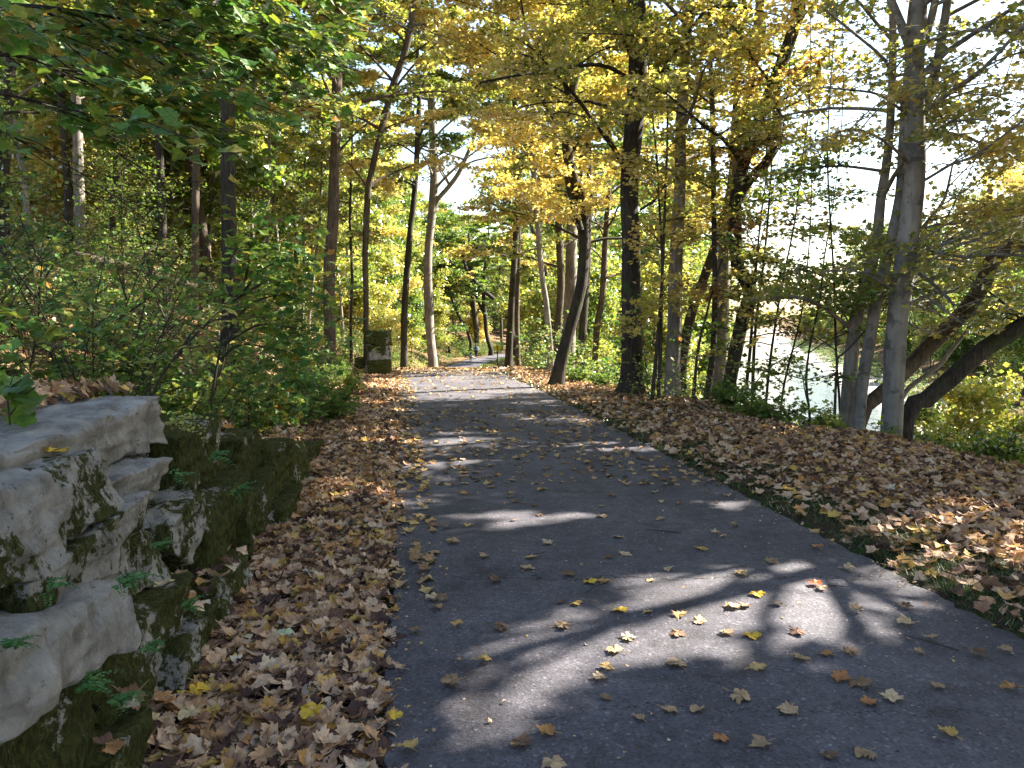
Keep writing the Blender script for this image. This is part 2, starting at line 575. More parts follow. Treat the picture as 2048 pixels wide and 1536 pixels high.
TM0 = [curled(mirror(R0), a, b, c, True) for a, b, c in ((.5, .2, 0), (.9, -.3, .2), (-.7, .4, .1), (.2, .8, -.3), (-.4, -.6, .3), (1.2, .5, -.2), (.15, .1, .05))]
TM0H = [curled(mirror(R0), a, b, c) for a, b, c in ((.2, -.3, 0), (.4, -.5, .2), (-.3, -.4, -.2))]
TM1 = [curled(mirror(R1), a, b, c) for a, b, c in ((.5, .2, 0), (.9, -.5, .4), (-.7, .5, -.3), (.2, .9, .2), (-.9, -.5, 0))]
TQ = [(np.array([[0, -.5, 0], [.42, .02, a], [0, .5, b], [-.42, .02, a]], float), np.array([[0, 1, 2], [0, 2, 3]])) for a, b in ((.10, 0), (-.1, .1), (.22, -.1))]
OV = [(0, -.5), (.22, -.3), (.33, -.02), (.24, .26), (0, .56)]
TOV = [curled(mirror(OV), a, b, c) for a, b, c in ((.5, -.3, 0), (-.5, -.6, .3), (.9, .3, -.2))]
EL = [(0, -.5), (.13, -.2), (.12, .15), (0, .5)]
TEL = [curled(mirror(EL), a, b, c) for a, b, c in ((.5, -.5, 0), (-.5, -.8, .3))]


def place_leaves(pos, nrm, size, temps, rg, spin=None):
    """instance leaf templates at pos with normals nrm -> V,T tris"""
    n = len(pos)
    nrm = nrm / (np.linalg.norm(nrm, axis=1)[:, None] + 1e-9)
    th = rg.uniform(0, 2 * math.pi, n) if spin is None else spin
    ref = np.where(np.abs(nrm[:, 2:3]) < .9, np.array([[0, 0, 1.]]), np.array([[1., 0, 0]]))
    a = np.cross(nrm, ref); a /= np.linalg.norm(a, axis=1)[:, None]
    b = np.cross(nrm, a)
    X = a * np.cos(th)[:, None] + b * np.sin(th)[:, None]
    Yv = np.cross(nrm, X)
    acc = Acc()
    pick = rg.integers(0, len(temps), n)
    for k, (TV, TT) in enumerate(temps):
        s = pick == k
        m_ = int(s.sum())
        if not m_:
            continue
        sz = size[s][:, None, None]
        V = pos[s][:, None, :] + sz * (TV[None, :, 0:1] * X[s][:, None, :] + TV[None, :, 1:2] * Yv[s][:, None, :] + TV[None, :, 2:3] * nrm[s][:, None, :])
        T = TT[None] + (np.arange(m_) * len(TV))[:, None, None]
        acc.add(V.reshape(-1, 3), T.reshape(-1, 3))
    return acc.get()


# places where the photograph shows sun reaching the ground: clear gaps in the crowns along the sun's line
GAPS = []   # (x, y, rx, ry, angle) on the z=0 plane


def gap(u, v, rx, ry, ang=0, z=0.0):
    d = ray(u, v)
    tt = (z - CAMH) / d[2]
    p = np.array([0, 0, CAMH]) + d * tt
    GAPS.append((p[0] - SUN[0] * z / SUN[2], p[1] - SUN[1] * z / SUN[2], rx * 1.45, ry * 1.7, math.radians(ang)))


gap(1190, 1285, .38, .22, 15); gap(1300, 1258, .34, .2, 10); gap(1090, 1290, .24, .14, 30)
gap(1400, 1205, .36, .22, 0); gap(1550, 1175, .48, .28, 0); gap(1610, 1235, .32, .2, 0)
gap(1000, 1415, .15, .15, 0); gap(985, 1475, .10, .10, 0)
gap(870, 884, .6, .14, 10); gap(930, 868, .4, .06, 5); gap(860, 925, .35, .1, 0); gap(1060, 1040, .3, .14, 0)
gap(1230, 895, .35, .2, 0); gap(1990, 1095, .5, .35, 0); gap(2040, 1050, .5, .3, 0); gap(1450, 1010, .18, .1, 0)
gap(900, 741, .7, .9, 0); gap(1060, 738, .5, .8, 0); gap(960, 728, 1.2, 2.5, 0, -.3); gap(840, 733, .5, 1.2, 0)
GAPS.append((-9.4 - SUN[0] / SUN[2] * 2.4, 34 - SUN[1] / SUN[2] * 2.4, 3.0, 5, 0))
GAPS.append((-10.0 - SUN[0] / SUN[2] * 3.0, 22 - SUN[1] / SUN[2] * 3.0, 1.5, 2.5, 0))


def gap_at(u, v, Yd, r=.4):
    p = at(u, v, Yd)
    GAPS.append((p[0] - SUN[0] * p[2] / SUN[2], p[1] - SUN[1] * p[2] / SUN[2], r, r, 0.0))


for q_ in ((157, 330, 21, .6), (157, 260, 21, .5), (157, 390, 21, .5), (152, 180, 21, .5), (40, 310, 19, .5), (344, 300, 26, .7), (344, 420, 26, .7), (411, 380, 27, .6), (606, 600, 30, .8), (628, 610, 31, .8), (552, 470, 30, .7),
           (504, 440, 28, .6), (1138, 520, 30, .7), (1138, 600, 30, .5), (1349, 620, 16, .35), (1348, 680, 16, .35), (1350, 560, 16, .25), (1797, 640, 12, .32), (1802, 590, 12, .3), (1262, 620, 16.8, .2), (1268, 260, 16.8, .25),
           (1358, 330, 16, .3), (860, 560, 36, .8), (733, 375, 25, .5), (675, 90, 22, .6), (1085, 600, 24, .4), (866, 640, 36, .5), (600, 280, 13, 1.0), (650, 290, 14, 1.0), (300, 100, 6.2, .8), (480, 150, 7.4, .9), (610, 180, 8.6, 1.0), (150, 150, 5.5, .6), (380, 200, 6.6, .6), (560, 60, 8, .8)):
    gap_at(*q_)


def in_gap(p, m_=.75):
    qx, qy = p[0] - SUN[0] * p[2] / SUN[2], p[1] - SUN[1] * p[2] / SUN[2]
    for (gx, gy, rx, ry, an) in GAPS[:NBR]:
        if (qx - gx) ** 2 / (rx + .15) ** 2 + (qy - gy) ** 2 / (ry + .15) ** 2 < m_:
            return p[2] > 2.2
    return False


NBR = 18


def carve(P, rg, upto=None):
    """keep-mask for leaves: open the sun gaps, and nothing right in front of the lens"""
    keep = np.ones(len(P), bool)
    qx = P[:, 0] - SUN[0] * P[:, 2] / SUN[2]
    qy = P[:, 1] - SUN[1] * P[:, 2] / SUN[2]
    for (gx, gy, rx, ry, an) in GAPS[:upto]:
        dx, dy = qx - gx, qy - gy
        a = (dx * math.cos(an) + dy * math.sin(an)) / rx
        b = (-dx * math.sin(an) + dy * math.cos(an)) / ry
        th = np.arctan2(b, a)
        lob = 1 + .28 * np.sin(3 * th + gx * 7) + .22 * np.sin(5 * th + gy * 5) + .12 * np.sin(9 * th + gx)
        r = (a * a + b * b) / lob ** 2 + rg.normal(0, .10, len(P))
        keep &= ~((r < 1.0) & (P[:, 2] > 1.2) & (rg.random(len(P)) > .012))
    keep &= ~((np.hypot(P[:, 0], P[:, 1]) < 2.3) & (P[:, 2] < 4))
    return keep


# open sky above the river: nothing of ours grows through these directions
HOLES = [(1838, 90, 55, 120), (1828, 330, 26, 120), (1590, 400, 75, 42), (1640, 500, 55, 25), (1620, 800, 45, 30), (1560, 730, 30, 30), (1460, 270, 30, 60),
         (1920, 470, 55, 60), (1960, 120, 60, 50), (2010, 210, 45, 40), (1900, 600, 70, 22), (1240, 480, 16, 60),  (995, 702, 14, 16), (946, 703, 26, 20), (1745, 810, 30, 40), (1880, 350, 30, 30)]


def thin(P, rg, keepfrac=.42):
    u, v, dep = pix(P)
    m_ = np.zeros(len(P), bool)
    for (a, b, ra, rb) in HOLES:
        m_ |= (((u - a) / ra) ** 2 + ((v - b) / rb) ** 2 + rg.normal(0, .2, len(P)) < 1)
    m_ &= dep > 1
    # the two leaning trunks stand clear of leaves in front of them
    b_ = np.zeros(len(P), bool)
    for (a, b, ra, rb) in ((1904, 649, 32, 30), (1962, 565, 36, 42), (2020, 500, 50, 26), (1850, 700, 30, 30), (1904, 755, 34, 28), (1975, 700, 42, 32), (1925, 615, 30, 30), (2040, 660, 34, 30), (1985, 520, 28, 30)):
        b_ |= (((u - a) / ra) ** 2 + ((v - b) / rb) ** 2 < 1) & (dep > 1) & (dep < 13.6)
    return ~((m_ & (rg.random(len(P)) > keepfrac)) | (b_ & (rg.random(len(P)) > .12)))


# ------------------------------------------------------------------ trees
def limb_path(p0, az, el, L, rg, droop=.25, k=7, wob=.12):
    pts = [np.array(p0, float)]
    st = L / (k - 1)
    for i in range(k - 1):
        d = np.array([math.sin(az) * math.cos(el), math.cos(az) * math.cos(el), math.sin(el)])
        pts.append(pts[-1] + d * st)
        el -= droop / (k - 1) * (1.0) + rg.normal(0, wob * .5)
        az += rg.normal(0, wob)
    return np.array(pts)


DENS = 1.0


def grow(trunk, rad, z0, nl, L, rg, dens=22, leaf=.10, nr=.38, up=1.0, el=(.2, .9), sub=6, azr=None, r0s=.3, spread=.16, vert=.05, sublen=.42, limb_start=None, twr=.006, base_at=(0, 0, 0)):
    """branches (quads) and leaf points for one stem"""
    acc = Acc()
    P, Nn = [], []
    zt = trunk[:, 2]
    idx = np.where(zt > z0)[0]
    if len(idx) < 2:
        return acc, np.zeros((0, 3)), np.zeros((0, 3))
    az = rg.uniform(0, 6.28)
    for i in range(nl):
        f = (i + rg.uniform(0, .9)) / nl
        j = idx[int(f * (len(idx) - 1))]
        p0 = trunk[j]
        az += 2.4 + rg.normal(0, .4)
        a = az if azr is None else rg.uniform(*azr)
        Li = L * rg.uniform(.6, 1.15) * (1 - .45 * f)
        e0 = rg.uniform(*el)
        lp = limb_path(p0, a, e0, Li, rg, droop=rg.uniform(.2, .9))
        r0 = min(rad[j] * .55, r0s * .1 * Li / 2)
        rr = np.linspace(max(r0, .008), twr, len(lp))
        acc.add(*tube(lp, rr, 5))
        seglen = Li / (len(lp) - 1)
        for k in range(sub):
            g = .22 + .78 * (k + rg.uniform(0, 1)) / sub
            q = g * (len(lp) - 1)
            qi = min(int(q), len(lp) - 2)
            sp = lp[qi] + (lp[qi + 1] - lp[qi]) * (q - qi)
            dv = lp[qi + 1] - lp[qi]
            ba = math.atan2(dv[0], dv[1]) + (1 if k % 2 else -1) * rg.uniform(.5, 1.15)
            sl = Li * sublen * rg.uniform(.6, 1.2) * (1.1 - .6 * g)
            bp = limb_path(sp, ba, rg.normal(.12, .2), sl, rg, droop=.4, k=4, wob=.15)
            if in_gap(bp[2] + base_at) or in_gap(bp[1] + base_at):
                continue
            acc.add(*tube(bp, np.linspace(max(.5 * rr[qi], twr), twr * .6, 4), 3))
            n = rg.poisson(dens * sl * DENS * (up if sp[2] > 8.5 else 1.0))
            if n:
                tpos = rg.uniform(.1, 1.05, n) * 3
                ti = np.minimum(tpos.astype(int), 2)
                pp = bp[ti] + (bp[ti + 1] - bp[ti]) * (tpos - ti)[:, None]
                off = rg.normal(0, 1, (n, 3)) * np.array([spread, spread, vert])
                P.append(pp + off)
                nn = np.tile([0, 0, 1.], (n, 1)) + rg.normal(0, nr, (n, 3))
                Nn.append(nn)
    if P:
        return acc, np.concatenate(P), np.concatenate(Nn)
    return acc, np.zeros((0, 3)), np.zeros((0, 3))


def extend(pts, H, rg):
    """carry a traced trunk on above the frame to height H, getting more upright"""
    pts = [np.array(p, float) for p in pts]
    d = pts[-1] - pts[-2]
    d /= np.linalg.norm(d)
    while pts[-1][2] < H:
        d = d * .75 + np.array([0, 0, .25]) + np.r_[rg.normal(0, .05, 2), 0]
        d /= np.linalg.norm(d)
        pts.append(pts[-1] + d * 1.3)
    return pts


NT = 0
ALL_TREES = []


def hero(name, label, px, Yd, w0, w1, H, bark, leafm, z0=2.2, nl=22, L=3.0, dens=24, leaf=.095, group=None, dy=0.0, temps=None, sub=6,
         extra=(), azr=None, flare=.35, seg=12, el=(.15, .9), base=None, cat='tree', spread=.16, rough=.05, ext=True, thin_=.42, vert=.05, sublen=.42):
    """a tree traced in the photograph: px = [(u,v), ...] from base up, at depth Yd (dy added linearly to the top)"""
    global NT
    NT += 1
    rg = np.random.default_rng(1000 + NT)
    n = len(px)
    pts = []
    for i, (u, v) in enumerate(px):
        pts.append(at(u, v, Yd + dy * i / max(1, n - 1)))
    if base is None:
        x0 = (px[0][0] - 1024) / F * Yd
        g = gz(x0, Yd)
        if pts[0][2] > g:
            pts.insert(0, np.array([x0, Yd, g - .15]))
        else:
            pts[0] = np.array([pts[0][0], Yd, g - .15])
            while len(pts) > 2 and pts[1][2] < g + .2:
                pts.pop(1)
    m1 = (pts[-1] - pts[0])[2]
    ntr = len(pts)
    if ext:
        pts = extend(pts, H, rg)
    C4 = catmull(pts, .22 if Yd < 25 else .5)
    zb = C4[0][2] + .15
    ztr = pts[ntr - 1][2]
    hgt = np.clip((C4[:, 2] - zb) / max(.5, ztr - zb), 0, 1)
    if not ext:
        seglen = np.r_[0, np.cumsum(np.linalg.norm(np.diff(C4, axis=0), axis=1))]
        hgt = seglen / seglen[-1]
    r = (w0 * (1 - hgt) + w1 * hgt) / 2 * Yd / F
    if ext:
        over = np.clip((C4[:, 2] - ztr) / max(1, H - ztr), 0, 1)
        r = r * (1 - .85 * over)
    r = r * (1 + flare * np.exp(-np.maximum(C4[:, 2] - zb, 0) / .28))
    acc = Acc()
    acc.add(*tube(C4, np.maximum(r, .008), max(seg, 16) if Yd < 22 and w0 > 20 else seg, rough, rg, roots=.45 if w0 > 20 else .2))
    allst = [(C4, r)]
    for e in extra:     # further stems/limbs of the same tree: (list of (u,v), w0px, w1px, dY start, dY end, extend H or None)
        ep, a0, a1, d0, d1, eh = e
        q = [at(u, v, Yd + d0 + (d1 - d0) * i / max(1, len(ep) - 1)) for i, (u, v) in enumerate(ep)]
        nq = len(q)
        if eh:
            q = extend(q, eh, rg)
        E4 = catmull(q, .22)
        sl = np.r_[0, np.cumsum(np.linalg.norm(np.diff(E4, axis=0), axis=1))]
        if eh:
            ll = np.linalg.norm(np.diff(np.array(q[:nq]), axis=0), axis=1).sum()
            f = np.clip(sl / ll, 0, 1)
            er = (a0 * (1 - f) + a1 * f) * (1 - .8 * np.clip((sl - ll) / max(1, sl[-1] - ll), 0, 1))
        else:
            er = a0 + (a1 - a0) * sl / sl[-1]
        er = er / 2 * Yd / F
        acc.add(*tube(E4, np.maximum(er, .006), 8, rough * .7, rg))
        allst.append((E4, er))
    root = thing(name, label, cat, tuple(C4[0] + np.array([0, 0, .15])), group)
    LP, LN = [], []
    for si, (st, sr) in enumerate(allst):
        if si == 0:
            k = nl
        elif not extra[si - 1][5]:
            k = 6
        else:
            k = max(4, int(nl * .5))
        if nl == 0:
            k = 0
        zz = z0 if si == 0 else min(z0, st[len(st) // 3][2]) if extra[si - 1][5] else st[:, 2].min() - 1
        a_, p_, n_ = grow(st, sr, zz, k, L if si == 0 or extra[si - 1][5] else L * .55, rg, dens, leaf, el=el, sub=sub, azr=azr, spread=spread, vert=vert, sublen=sublen, up=2.2, nr=.45)
        if a_.n:
            V_, T_ = a_.get()
            acc.add(V_, T_)
        LP.append(p_); LN.append(n_)
    V_, T_ = acc.get()
    part('trunk', V_, T_, bark, root, smooth_=True)
    P_, N_ = np.concatenate(LP), np.concatenate(LN)
    if len(P_):
        kp = carve(P_, rg) & thin(P_, rg, thin_)
        P_, N_ = P_[kp], N_[kp]
        sz = leaf * rg.uniform(.65, 1.25, len(P_))
        tp = temps or (TM1 if Yd < 14 else TQ)
        V_, T_ = place_leaves(P_, N_, sz * (1 if tp is not TQ else 1.15), tp, rg)
        part('crown', V_, T_, leafm, root)
    ALL_TREES.append(root)
    return root

# ------------------------------------------------------------------ ground, path, water
ys = np.unique(np.round(np.r_[np.linspace(-900, -40, 10), np.arange(-40, 1, 2), np.arange(1, 14, .2), np.arange(14, 34, .4), np.arange(34, 130, 1.2), np.arange(130, 260, 5), np.linspace(260, 1500, 16)], 3))
sc_ = np.unique(np.round(np.r_[np.linspace(-900, -80, 10), np.arange(-80, -20, 3), np.arange(-20, -5, .6), np.arange(-5, -1.7, .15), [-1.64, -1.6, -.8, 0, .8, 1.6, 1.64], np.arange(1.75, 10, .3), np.arange(10, 90, 1.2), np.arange(90, 130, 5), np.linspace(130, 900, 10)], 3))
SS, YY = np.meshgrid(sc_, ys)
XX = SS + cxf(YY)
ZZ = ground_h(XX, YY)
V = np.stack([XX, YY, ZZ], -1).reshape(-1, 3)
nc = len(sc_)
i = (np.arange(len(ys) - 1)[:, None] * nc + np.arange(nc - 1)[None, :]).ravel()
T = np.stack([i, i + 1, i + nc + 1, i + nc], -1)
fc = V[T].mean(1)
fs = fc[:, 0] - cxf(fc[:, 1])
mi = np.zeros(len(T), int)
mi[(fs > -2.0) & (fs < 2.5)] = 1
rxx = river_x(fc[:, 1])
mi[(fc[:, 0] > rxx - 5) & (fc[:, 0] < rxx + 11) & (fc[:, 2] < WATER_Z + .9)] = 2
tag(mesh_np('ground', V, T, [FLOOR, SOIL, GRAVEL], midx=mi, smooth_=True), kind='structure')

py = np.unique(np.r_[np.arange(-12, 1, .5), np.arange(1, 16, .07), np.arange(16, 40, .25), np.arange(40, 175, 1.)])
cols = np.array([-1.6, -1.57, -.8, 0, .8, 1.57, 1.6])
zc = np.array([-.06, .0, .012, .02, .012, .0, -.06])
yy = py[:, None] + 0 * cols[None]
tx = np.gradient(cxf(py), py)
wid = 1 / np.cos(np.arctan(tx))
edge_n = .010 * np.sin(py * 3.1) + .012 * np.sin(py * 1.3) + rng.normal(0, .012, len(py))
xx = cxf(py)[:, None] + cols[None] * wid[:, None]
xx[:, 0:2] += edge_n[:, None]; xx[:, 5:] += edge_n[::-1][:, None]
zz = pzf(py)[:, None] + zc[None] + .0
V = np.stack([xx, yy, zz], -1).reshape(-1, 3)
i = (np.arange(len(py) - 1)[:, None] * 7 + np.arange(6)[None, :]).ravel()
tag(mesh_np('path', V, np.stack([i, i + 1, i + 8, i + 7], -1), ASPHALT, smooth_=False), kind='structure')

wy = np.r_[np.linspace(-60, 240, 90)]
V = []
for y_ in wy:
    c_ = float(river_x(y_))
    for o_ in (-6.5, -3, 0, 3.2, 6.6):
        V.append((c_ + o_, y_, WATER_Z))
i = (np.arange(len(wy) - 1)[:, None] * 5 + np.arange(4)[None, :]).ravel()
tag(mesh_np('creek_water', np.array(V), np.stack([i, i + 1, i + 6, i + 5], -1), WATER), kind='structure')


# ------------------------------------------------------------------ stone wall: every block is a thing
def stone(label, y0, y1, z0, z1, s, depth, mossy, tilt=0, seed=0, group='dry stacked limestone blocks beside the path', yaw=0, amp=.042, name='stone_block', wedge=0):
    """block whose face towards the path lies at lateral offset s from the path's centre line"""
    bm = bmesh.new()
    bmesh.ops.create_cube(bm, size=1)
    bmesh.ops.subdivide_edges(bm, edges=bm.edges[:], cuts=31, use_grid_fill=True)
    yc, zc_ = (y0 + y1) / 2, (z0 + z1) / 2
    ly, lz = (y1 - y0), (z1 - z0)
    xc = float(cxf(yc)) + s - depth / 2
    rg = random.Random(seed)
    k1 = [rg.uniform(-.09, .09) for _ in range(8)]
    off = Vector((seed * 3.7, seed * 1.3, 0))
    for v in bm.verts:
        p = v.co * 2
        # round the block's edges a little
        q = Vector((abs(p.x) ** 50, abs(p.y) ** 50, abs(p.z) ** 50))
        L_ = (q.x + q.y + q.z) ** (1 / 50)
        r_ = max(abs(p.x), abs(p.y), abs(p.z))
        p = p * (r_ / L_ if L_ > 0 else 1)
        x, y, z = p.x * depth / 2, p.y * ly / 2, p.z * lz / 2
        x += k1[0] * p.y * depth * .3 + k1[1] * p.z * .4 + k1[2] * p.y * p.z * .5
        y += k1[3] * p.z * ly * .4 + k1[4] * p.x * .3
        z += k1[5] * p.y * lz * .5 + k1[6] * p.x * lz * .3 + tilt * (p.y * ly / 2) + (wedge * p.y * lz / 2 * (1 if p.z < 0 else 0))
        w_ = Vector((x, y, z))
        n_ = mnoise.noise(w_ * 2.6 + off) * 1.0 + abs(mnoise.noise(w_ * 6 + off)) * -.9 + mnoise.noise(w_ * 15 + off) * .35 + mnoise.noise(w_ * 34 + off) * .24 + mnoise.noise(w_ * 70 + off) * .12
        ab = sorted((abs(p.x), abs(p.y), abs(p.z)))
        edge_ = max(0, (ab[1] - .72) / .28)
        vd = mnoise.voronoi(w_ * 3.3 + off)[0]
        n_ += (vd[1] - vd[0]) * -.9 + .35 + (mnoise.noise(w_ * 5.5 - off) - .25) * edge_ * 1.1
        lay = mnoise.noise(Vector((0, y * .8, z * 17)) + off) * .35
        d = Vector((p.x, p.y * .6, p.z * .7)).normalized()
        w_ += d * amp * (n_ + lay * (abs(p.x) > .8))
        v.co = w_
    ca, sa = math.cos(.134 + yaw), math.sin(.134 + yaw)
    me = bpy.data.meshes.new(name)
    for v in bm.verts:
        x, y = v.co.x, v.co.y
        v.co.x, v.co.y = x * ca - y * sa, x * sa + y * ca
    bm.to_mesh(me); bm.free()
    for p_ in me.polygons: p_.use_smooth = True
    me.set_sharp_from_angle(angle=math.radians(24))
    me.materials.append(STONE[mossy])
    o = bpy.data.objects.new(name, me)
    C.objects.link(o)
    o.location = (xc, yc, zc_)
    tag(o, label, 'stone block', group)
    return o


WALL = [
    # label, y0,y1,z0,z1,s,depth,moss,tilt
    ('long pale capstone with bluish flat top, a round chipped hollow on its face', 2.1, 4.10, .955, 1.205, -2.77, .85, 0, .015),
    ('big pale block with a broad dark moss patch, carrying a yellow leaf', 1.2, 3.04, .845, 1.12, -2.62, .75, 1, .01),
    ('pale block tucked directly under the long capstone', 2.9, 3.72, .77, .96, -2.66, .6, 0, -.04),
    ('pale pitted block in the second course under the moss-patched block', 2.2, 3.25, .66, .87, -2.60, .65, 1, .04),
    ('squat half mossed block under the pitted pale block', 2.75, 3.42, .46, .68, -2.60, .6, 1, 0),
    ('brown stained thin block below the big moss-patched block', 1.1, 2.4, .74, .90, -2.80, .6, 1, .0),
    ('pale jutting block low in the wall with lichen on its upper lip', 1.3, 2.70, .56, .79, -2.48, .7, 0, -.15),
    ('dark mossy block under the low pale jutting block', .9, 2.45, .18, .56, -2.52, .7, 2, -.08),
    ('green mossy block holding a buff leaf on its ledge', 2.5, 3.55, .12, .46, -2.52, .7, 2, -.03),
    ('mossy block at the base below the ledge with the buff leaf', 1.5, 2.75, -.2, .24, -2.44, .7, 2, 0),
    ('pale wedge of rock standing on a dark hollow in the wall', 3.52, 4.0, .44, .72, -2.58, .5, 1, .0),
    ('small mossy stone at the foot of the wall under the pale wedge', 3.2, 3.95, -.12, .20, -2.48, .5, 2, 0),
    ('low rounded mossy stone among leaves at the wall foot', 3.95, 4.55, -.1, .24, -2.46, .5, 2, 0),
    ('tall mossy block with a bluish flat top beside the long capstone', 4.15, 5.22, .60, .985, -2.72, .8, 2, -.02),
    ('streaky moss covered slab standing upright in the wall middle', 4.1, 4.95, .12, .62, -2.56, .7, 2, .03),
    ('mossy block with leaves on its top, one step down from the tall block', 5.25, 6.25, .44, .775, -2.66, .8, 2, -.02),
    ('streaked mossy block under the leaf-topped block', 4.95, 6.0, .0, .45, -2.54, .7, 2, .02),
    ('narrow upright mossy stone with a pale edge near the wall end', 6.2, 6.95, .10, .56, -2.54, .6, 2, -.02),
    ('dark leftover stone at the wall foot by the narrow upright one', 5.9, 6.8, -.15, .16, -2.44, .6, 2, 0),
    ('last low mossy slab of the wall, half buried in leaves', 6.95, 8.0, -.08, .40, -2.52, .8, 2, -.05),
    ('small end stone of the wall sunk in leaves', 8.0, 9.1, -.15, .22, -2.55, .8, 2, -.04),
    ('mossy filler stone behind the low pale jutting block', 2.6, 3.6, .0, .44, -2.75, .5, 2, 0),
    ('shadowed filler stone inside the dark hollow', 3.4, 4.3, .2, .75, -2.95, .5, 2, 0),
]
for k, (lb, y0, y1, z0, z1, s_, dp, ms, tl) in enumerate(WALL):
    stone(lb, y0, y1, z0, z1, s_, dp, ms, tl, seed=k + 3, wedge=(-.7 if 'wedge' in lb else 0))
# stone pier farther along the left edge
for k, (lb, z0, z1, dp, dy_) in enumerate((('bottom block of the squat stone pier beyond the wall', -.2, .42, 1.0, .55), ('middle pale block of the squat stone pier', .42, .88, .85, .45),
                                           ('flat top block of the squat stone pier', .88, 1.28, .95, .5))):
    stone(lb, 23.6 - dy_, 23.6 + dy_, z0, z1, -1.85, dp * .75, 2 if k != 1 else 1, 0, seed=60 + k, group='blocks of the stone pier up the path', amp=.05)
for k, (lb, y0, y1, z0, z1, s_) in enumerate((('small stone at the bank foot past the stone pier', 26.0, 27.0, -.3, .35, -2.2),)):
    stone(lb, y0, y1, z0, z1, s_, .9, 2, 0, seed=70 + k, group='loose stones in the bank near the pier')

# ------------------------------------------------------------------ hero trees (traced), nearest first
RB = 'trees along the creek bank right of the path'
DENS = 3.3
hero('beech_tree', 'tall smooth grey beech whose trunk catches a band of sun, at the bank edge', [(1784, 851), (1790, 700), (1803, 574), (1817, 470), (1826, 400), (1831, 331), (1829, 228), (1829, 124)],
     12.0, 44, 36, 16, BEECH, L_YELLOW, z0=3.2, nl=19, L=3.6, dens=15, leaf=.10, group=RB, flare=.5, seg=16, azr=(-.3, 2.8), rough=.03,
     extra=[([(1829, 130), (1812, 70), (1782, 0), (1765, -60)], 18, 14, 0, 0, 13), ([(1832, 120), (1862, 40), (1880, -60)], 18, 14, 0, .2, 14),
            ([(1845, 235), (1862, 178), (1879, 103), (1895, 0), (1902, -80)], 20, 16, .1, .3, 14),
            ([(1852, 222), (1905, 180), (1966, 137), (2030, 70), (2090, 10)], 9, 5, -.1, -1.5, None),
            ([(1850, 360), (1900, 330), (1950, 312), (2060, 230)], 6, 3, -.1, -1.2, None),
            ([(1842, 460), (1870, 425), (1890, 395), (1905, 330)], 9, 4, 0, 1, None),
            ([(1829, 515), (1880, 490), (1950, 470), (2060, 448)], 7, 5, -.1, -.8, None),
            ([(1829, 490), (1880, 505), (1930, 515), (1990, 508), (2060, 512)], 8, 4, -.1, -1.4, None),
            ([(1828, 525), (1865, 518), (1910, 520), (1960, 528)], 5, 2, -.1, -1, None),
            ([(1828, 540), (1860, 562), (1890, 590), (1908, 610)], 8, 5, -.1, -1, None),
            ([(1822, 570), (1855, 595), (1895, 625), (1930, 650)], 6, 3, -.1, -1.2, None),
            ([(1818, 604), (1850, 615), (1880, 630), (1900, 655)], 9, 5, -.1, .6, None),
            ([(1818, 645), (1845, 660), (1872, 664), (1900, 655)], 4, 3, -.1, .8, None),
            ([(1790, 590), (1755, 560), (1700, 540), (1640, 545)], 6, 3, .1, -.8, None),
            ([(1812, 230), (1790, 170), (1770, 120), (1700, 60), (1650, 20)], 8, 4, 0, -1, None),
            ([(1820, 330), (1780, 290), (1720, 260), (1660, 270), (1600, 310)], 7, 3, 0, -1.4, None),
            ([(1815, 230), (1760, 190), (1700, 180), (1640, 175)], 6, 3, 0, -1.0, None)])
hero('maple_tree', 'slender grey stem leaning right to cross just left of the sunlit beech', [(1718, 850), (1724, 773), (1738, 690), (1750, 615), (1765, 550), (1780, 491), (1800, 393), (1806, 300), (1812, 200)],
     12.6, 26, 18, 13, BEECH, L_YELLOW, z0=4.2, nl=12, L=2.8, dens=22, leaf=.10, group=RB, rough=.04)
hero('maple_tree', 'brown trunk with leafy base standing left of the two grey stems', [(1693, 851), (1698, 770), (1702, 719), (1716, 615), (1742, 533), (1755, 470), (1762, 400), (1771, 343), (1780, 250)],
     13.0, 32, 16, 13, PALE, L_YGREEN, z0=2.6, nl=20, L=3.0, dens=24, leaf=.10, group=RB,
     extra=[([(1700, 655), (1680, 640), (1655, 620), (1620, 600), (1560, 592), (1500, 600)], 9, 5, 0, -.6, None)])
hero('leaning_tree', 'thick dark trunk leaning far right low over the bank behind the beech', [(1812, 842), (1850, 800), (1904, 755), (1966, 700), (2048, 650), (2130, 600)], 12.4, 38, 32, 8, BARK, L_YGREEN, z0=1.5, nl=8, L=2.0, dens=14, leaf=.10,
     group=RB, ext=False, flare=.2)
hero('leaning_tree', 'long leaning trunk that bends level at the top right, pale scar on its bend', [(1718, 850), (1745, 800), (1780, 772), (1813, 740), (1860, 690), (1904, 649), (1940, 610), (1966, 570), (1987, 516), (2020, 495), (2080, 480), (2160, 460)],
     13.6, 30, 30, 9, BARK2, L_YELLOW, z0=2.2, nl=8, L=2.2, dens=14, leaf=.10, group=RB, ext=False, flare=.1)
hero('leaning_tree', 'thin sunlit limb reaching right between the two leaning trunks', [(1790, 850), (1821, 773), (1855, 748), (1880, 730), (1904, 698), (1935, 660), (1960, 600)], 14.0, 14, 7, 8, PALE, L_YELLOW, z0=1.8, nl=8, L=1.8, dens=26,
     leaf=.10, group=RB, ext=False, flare=.1)
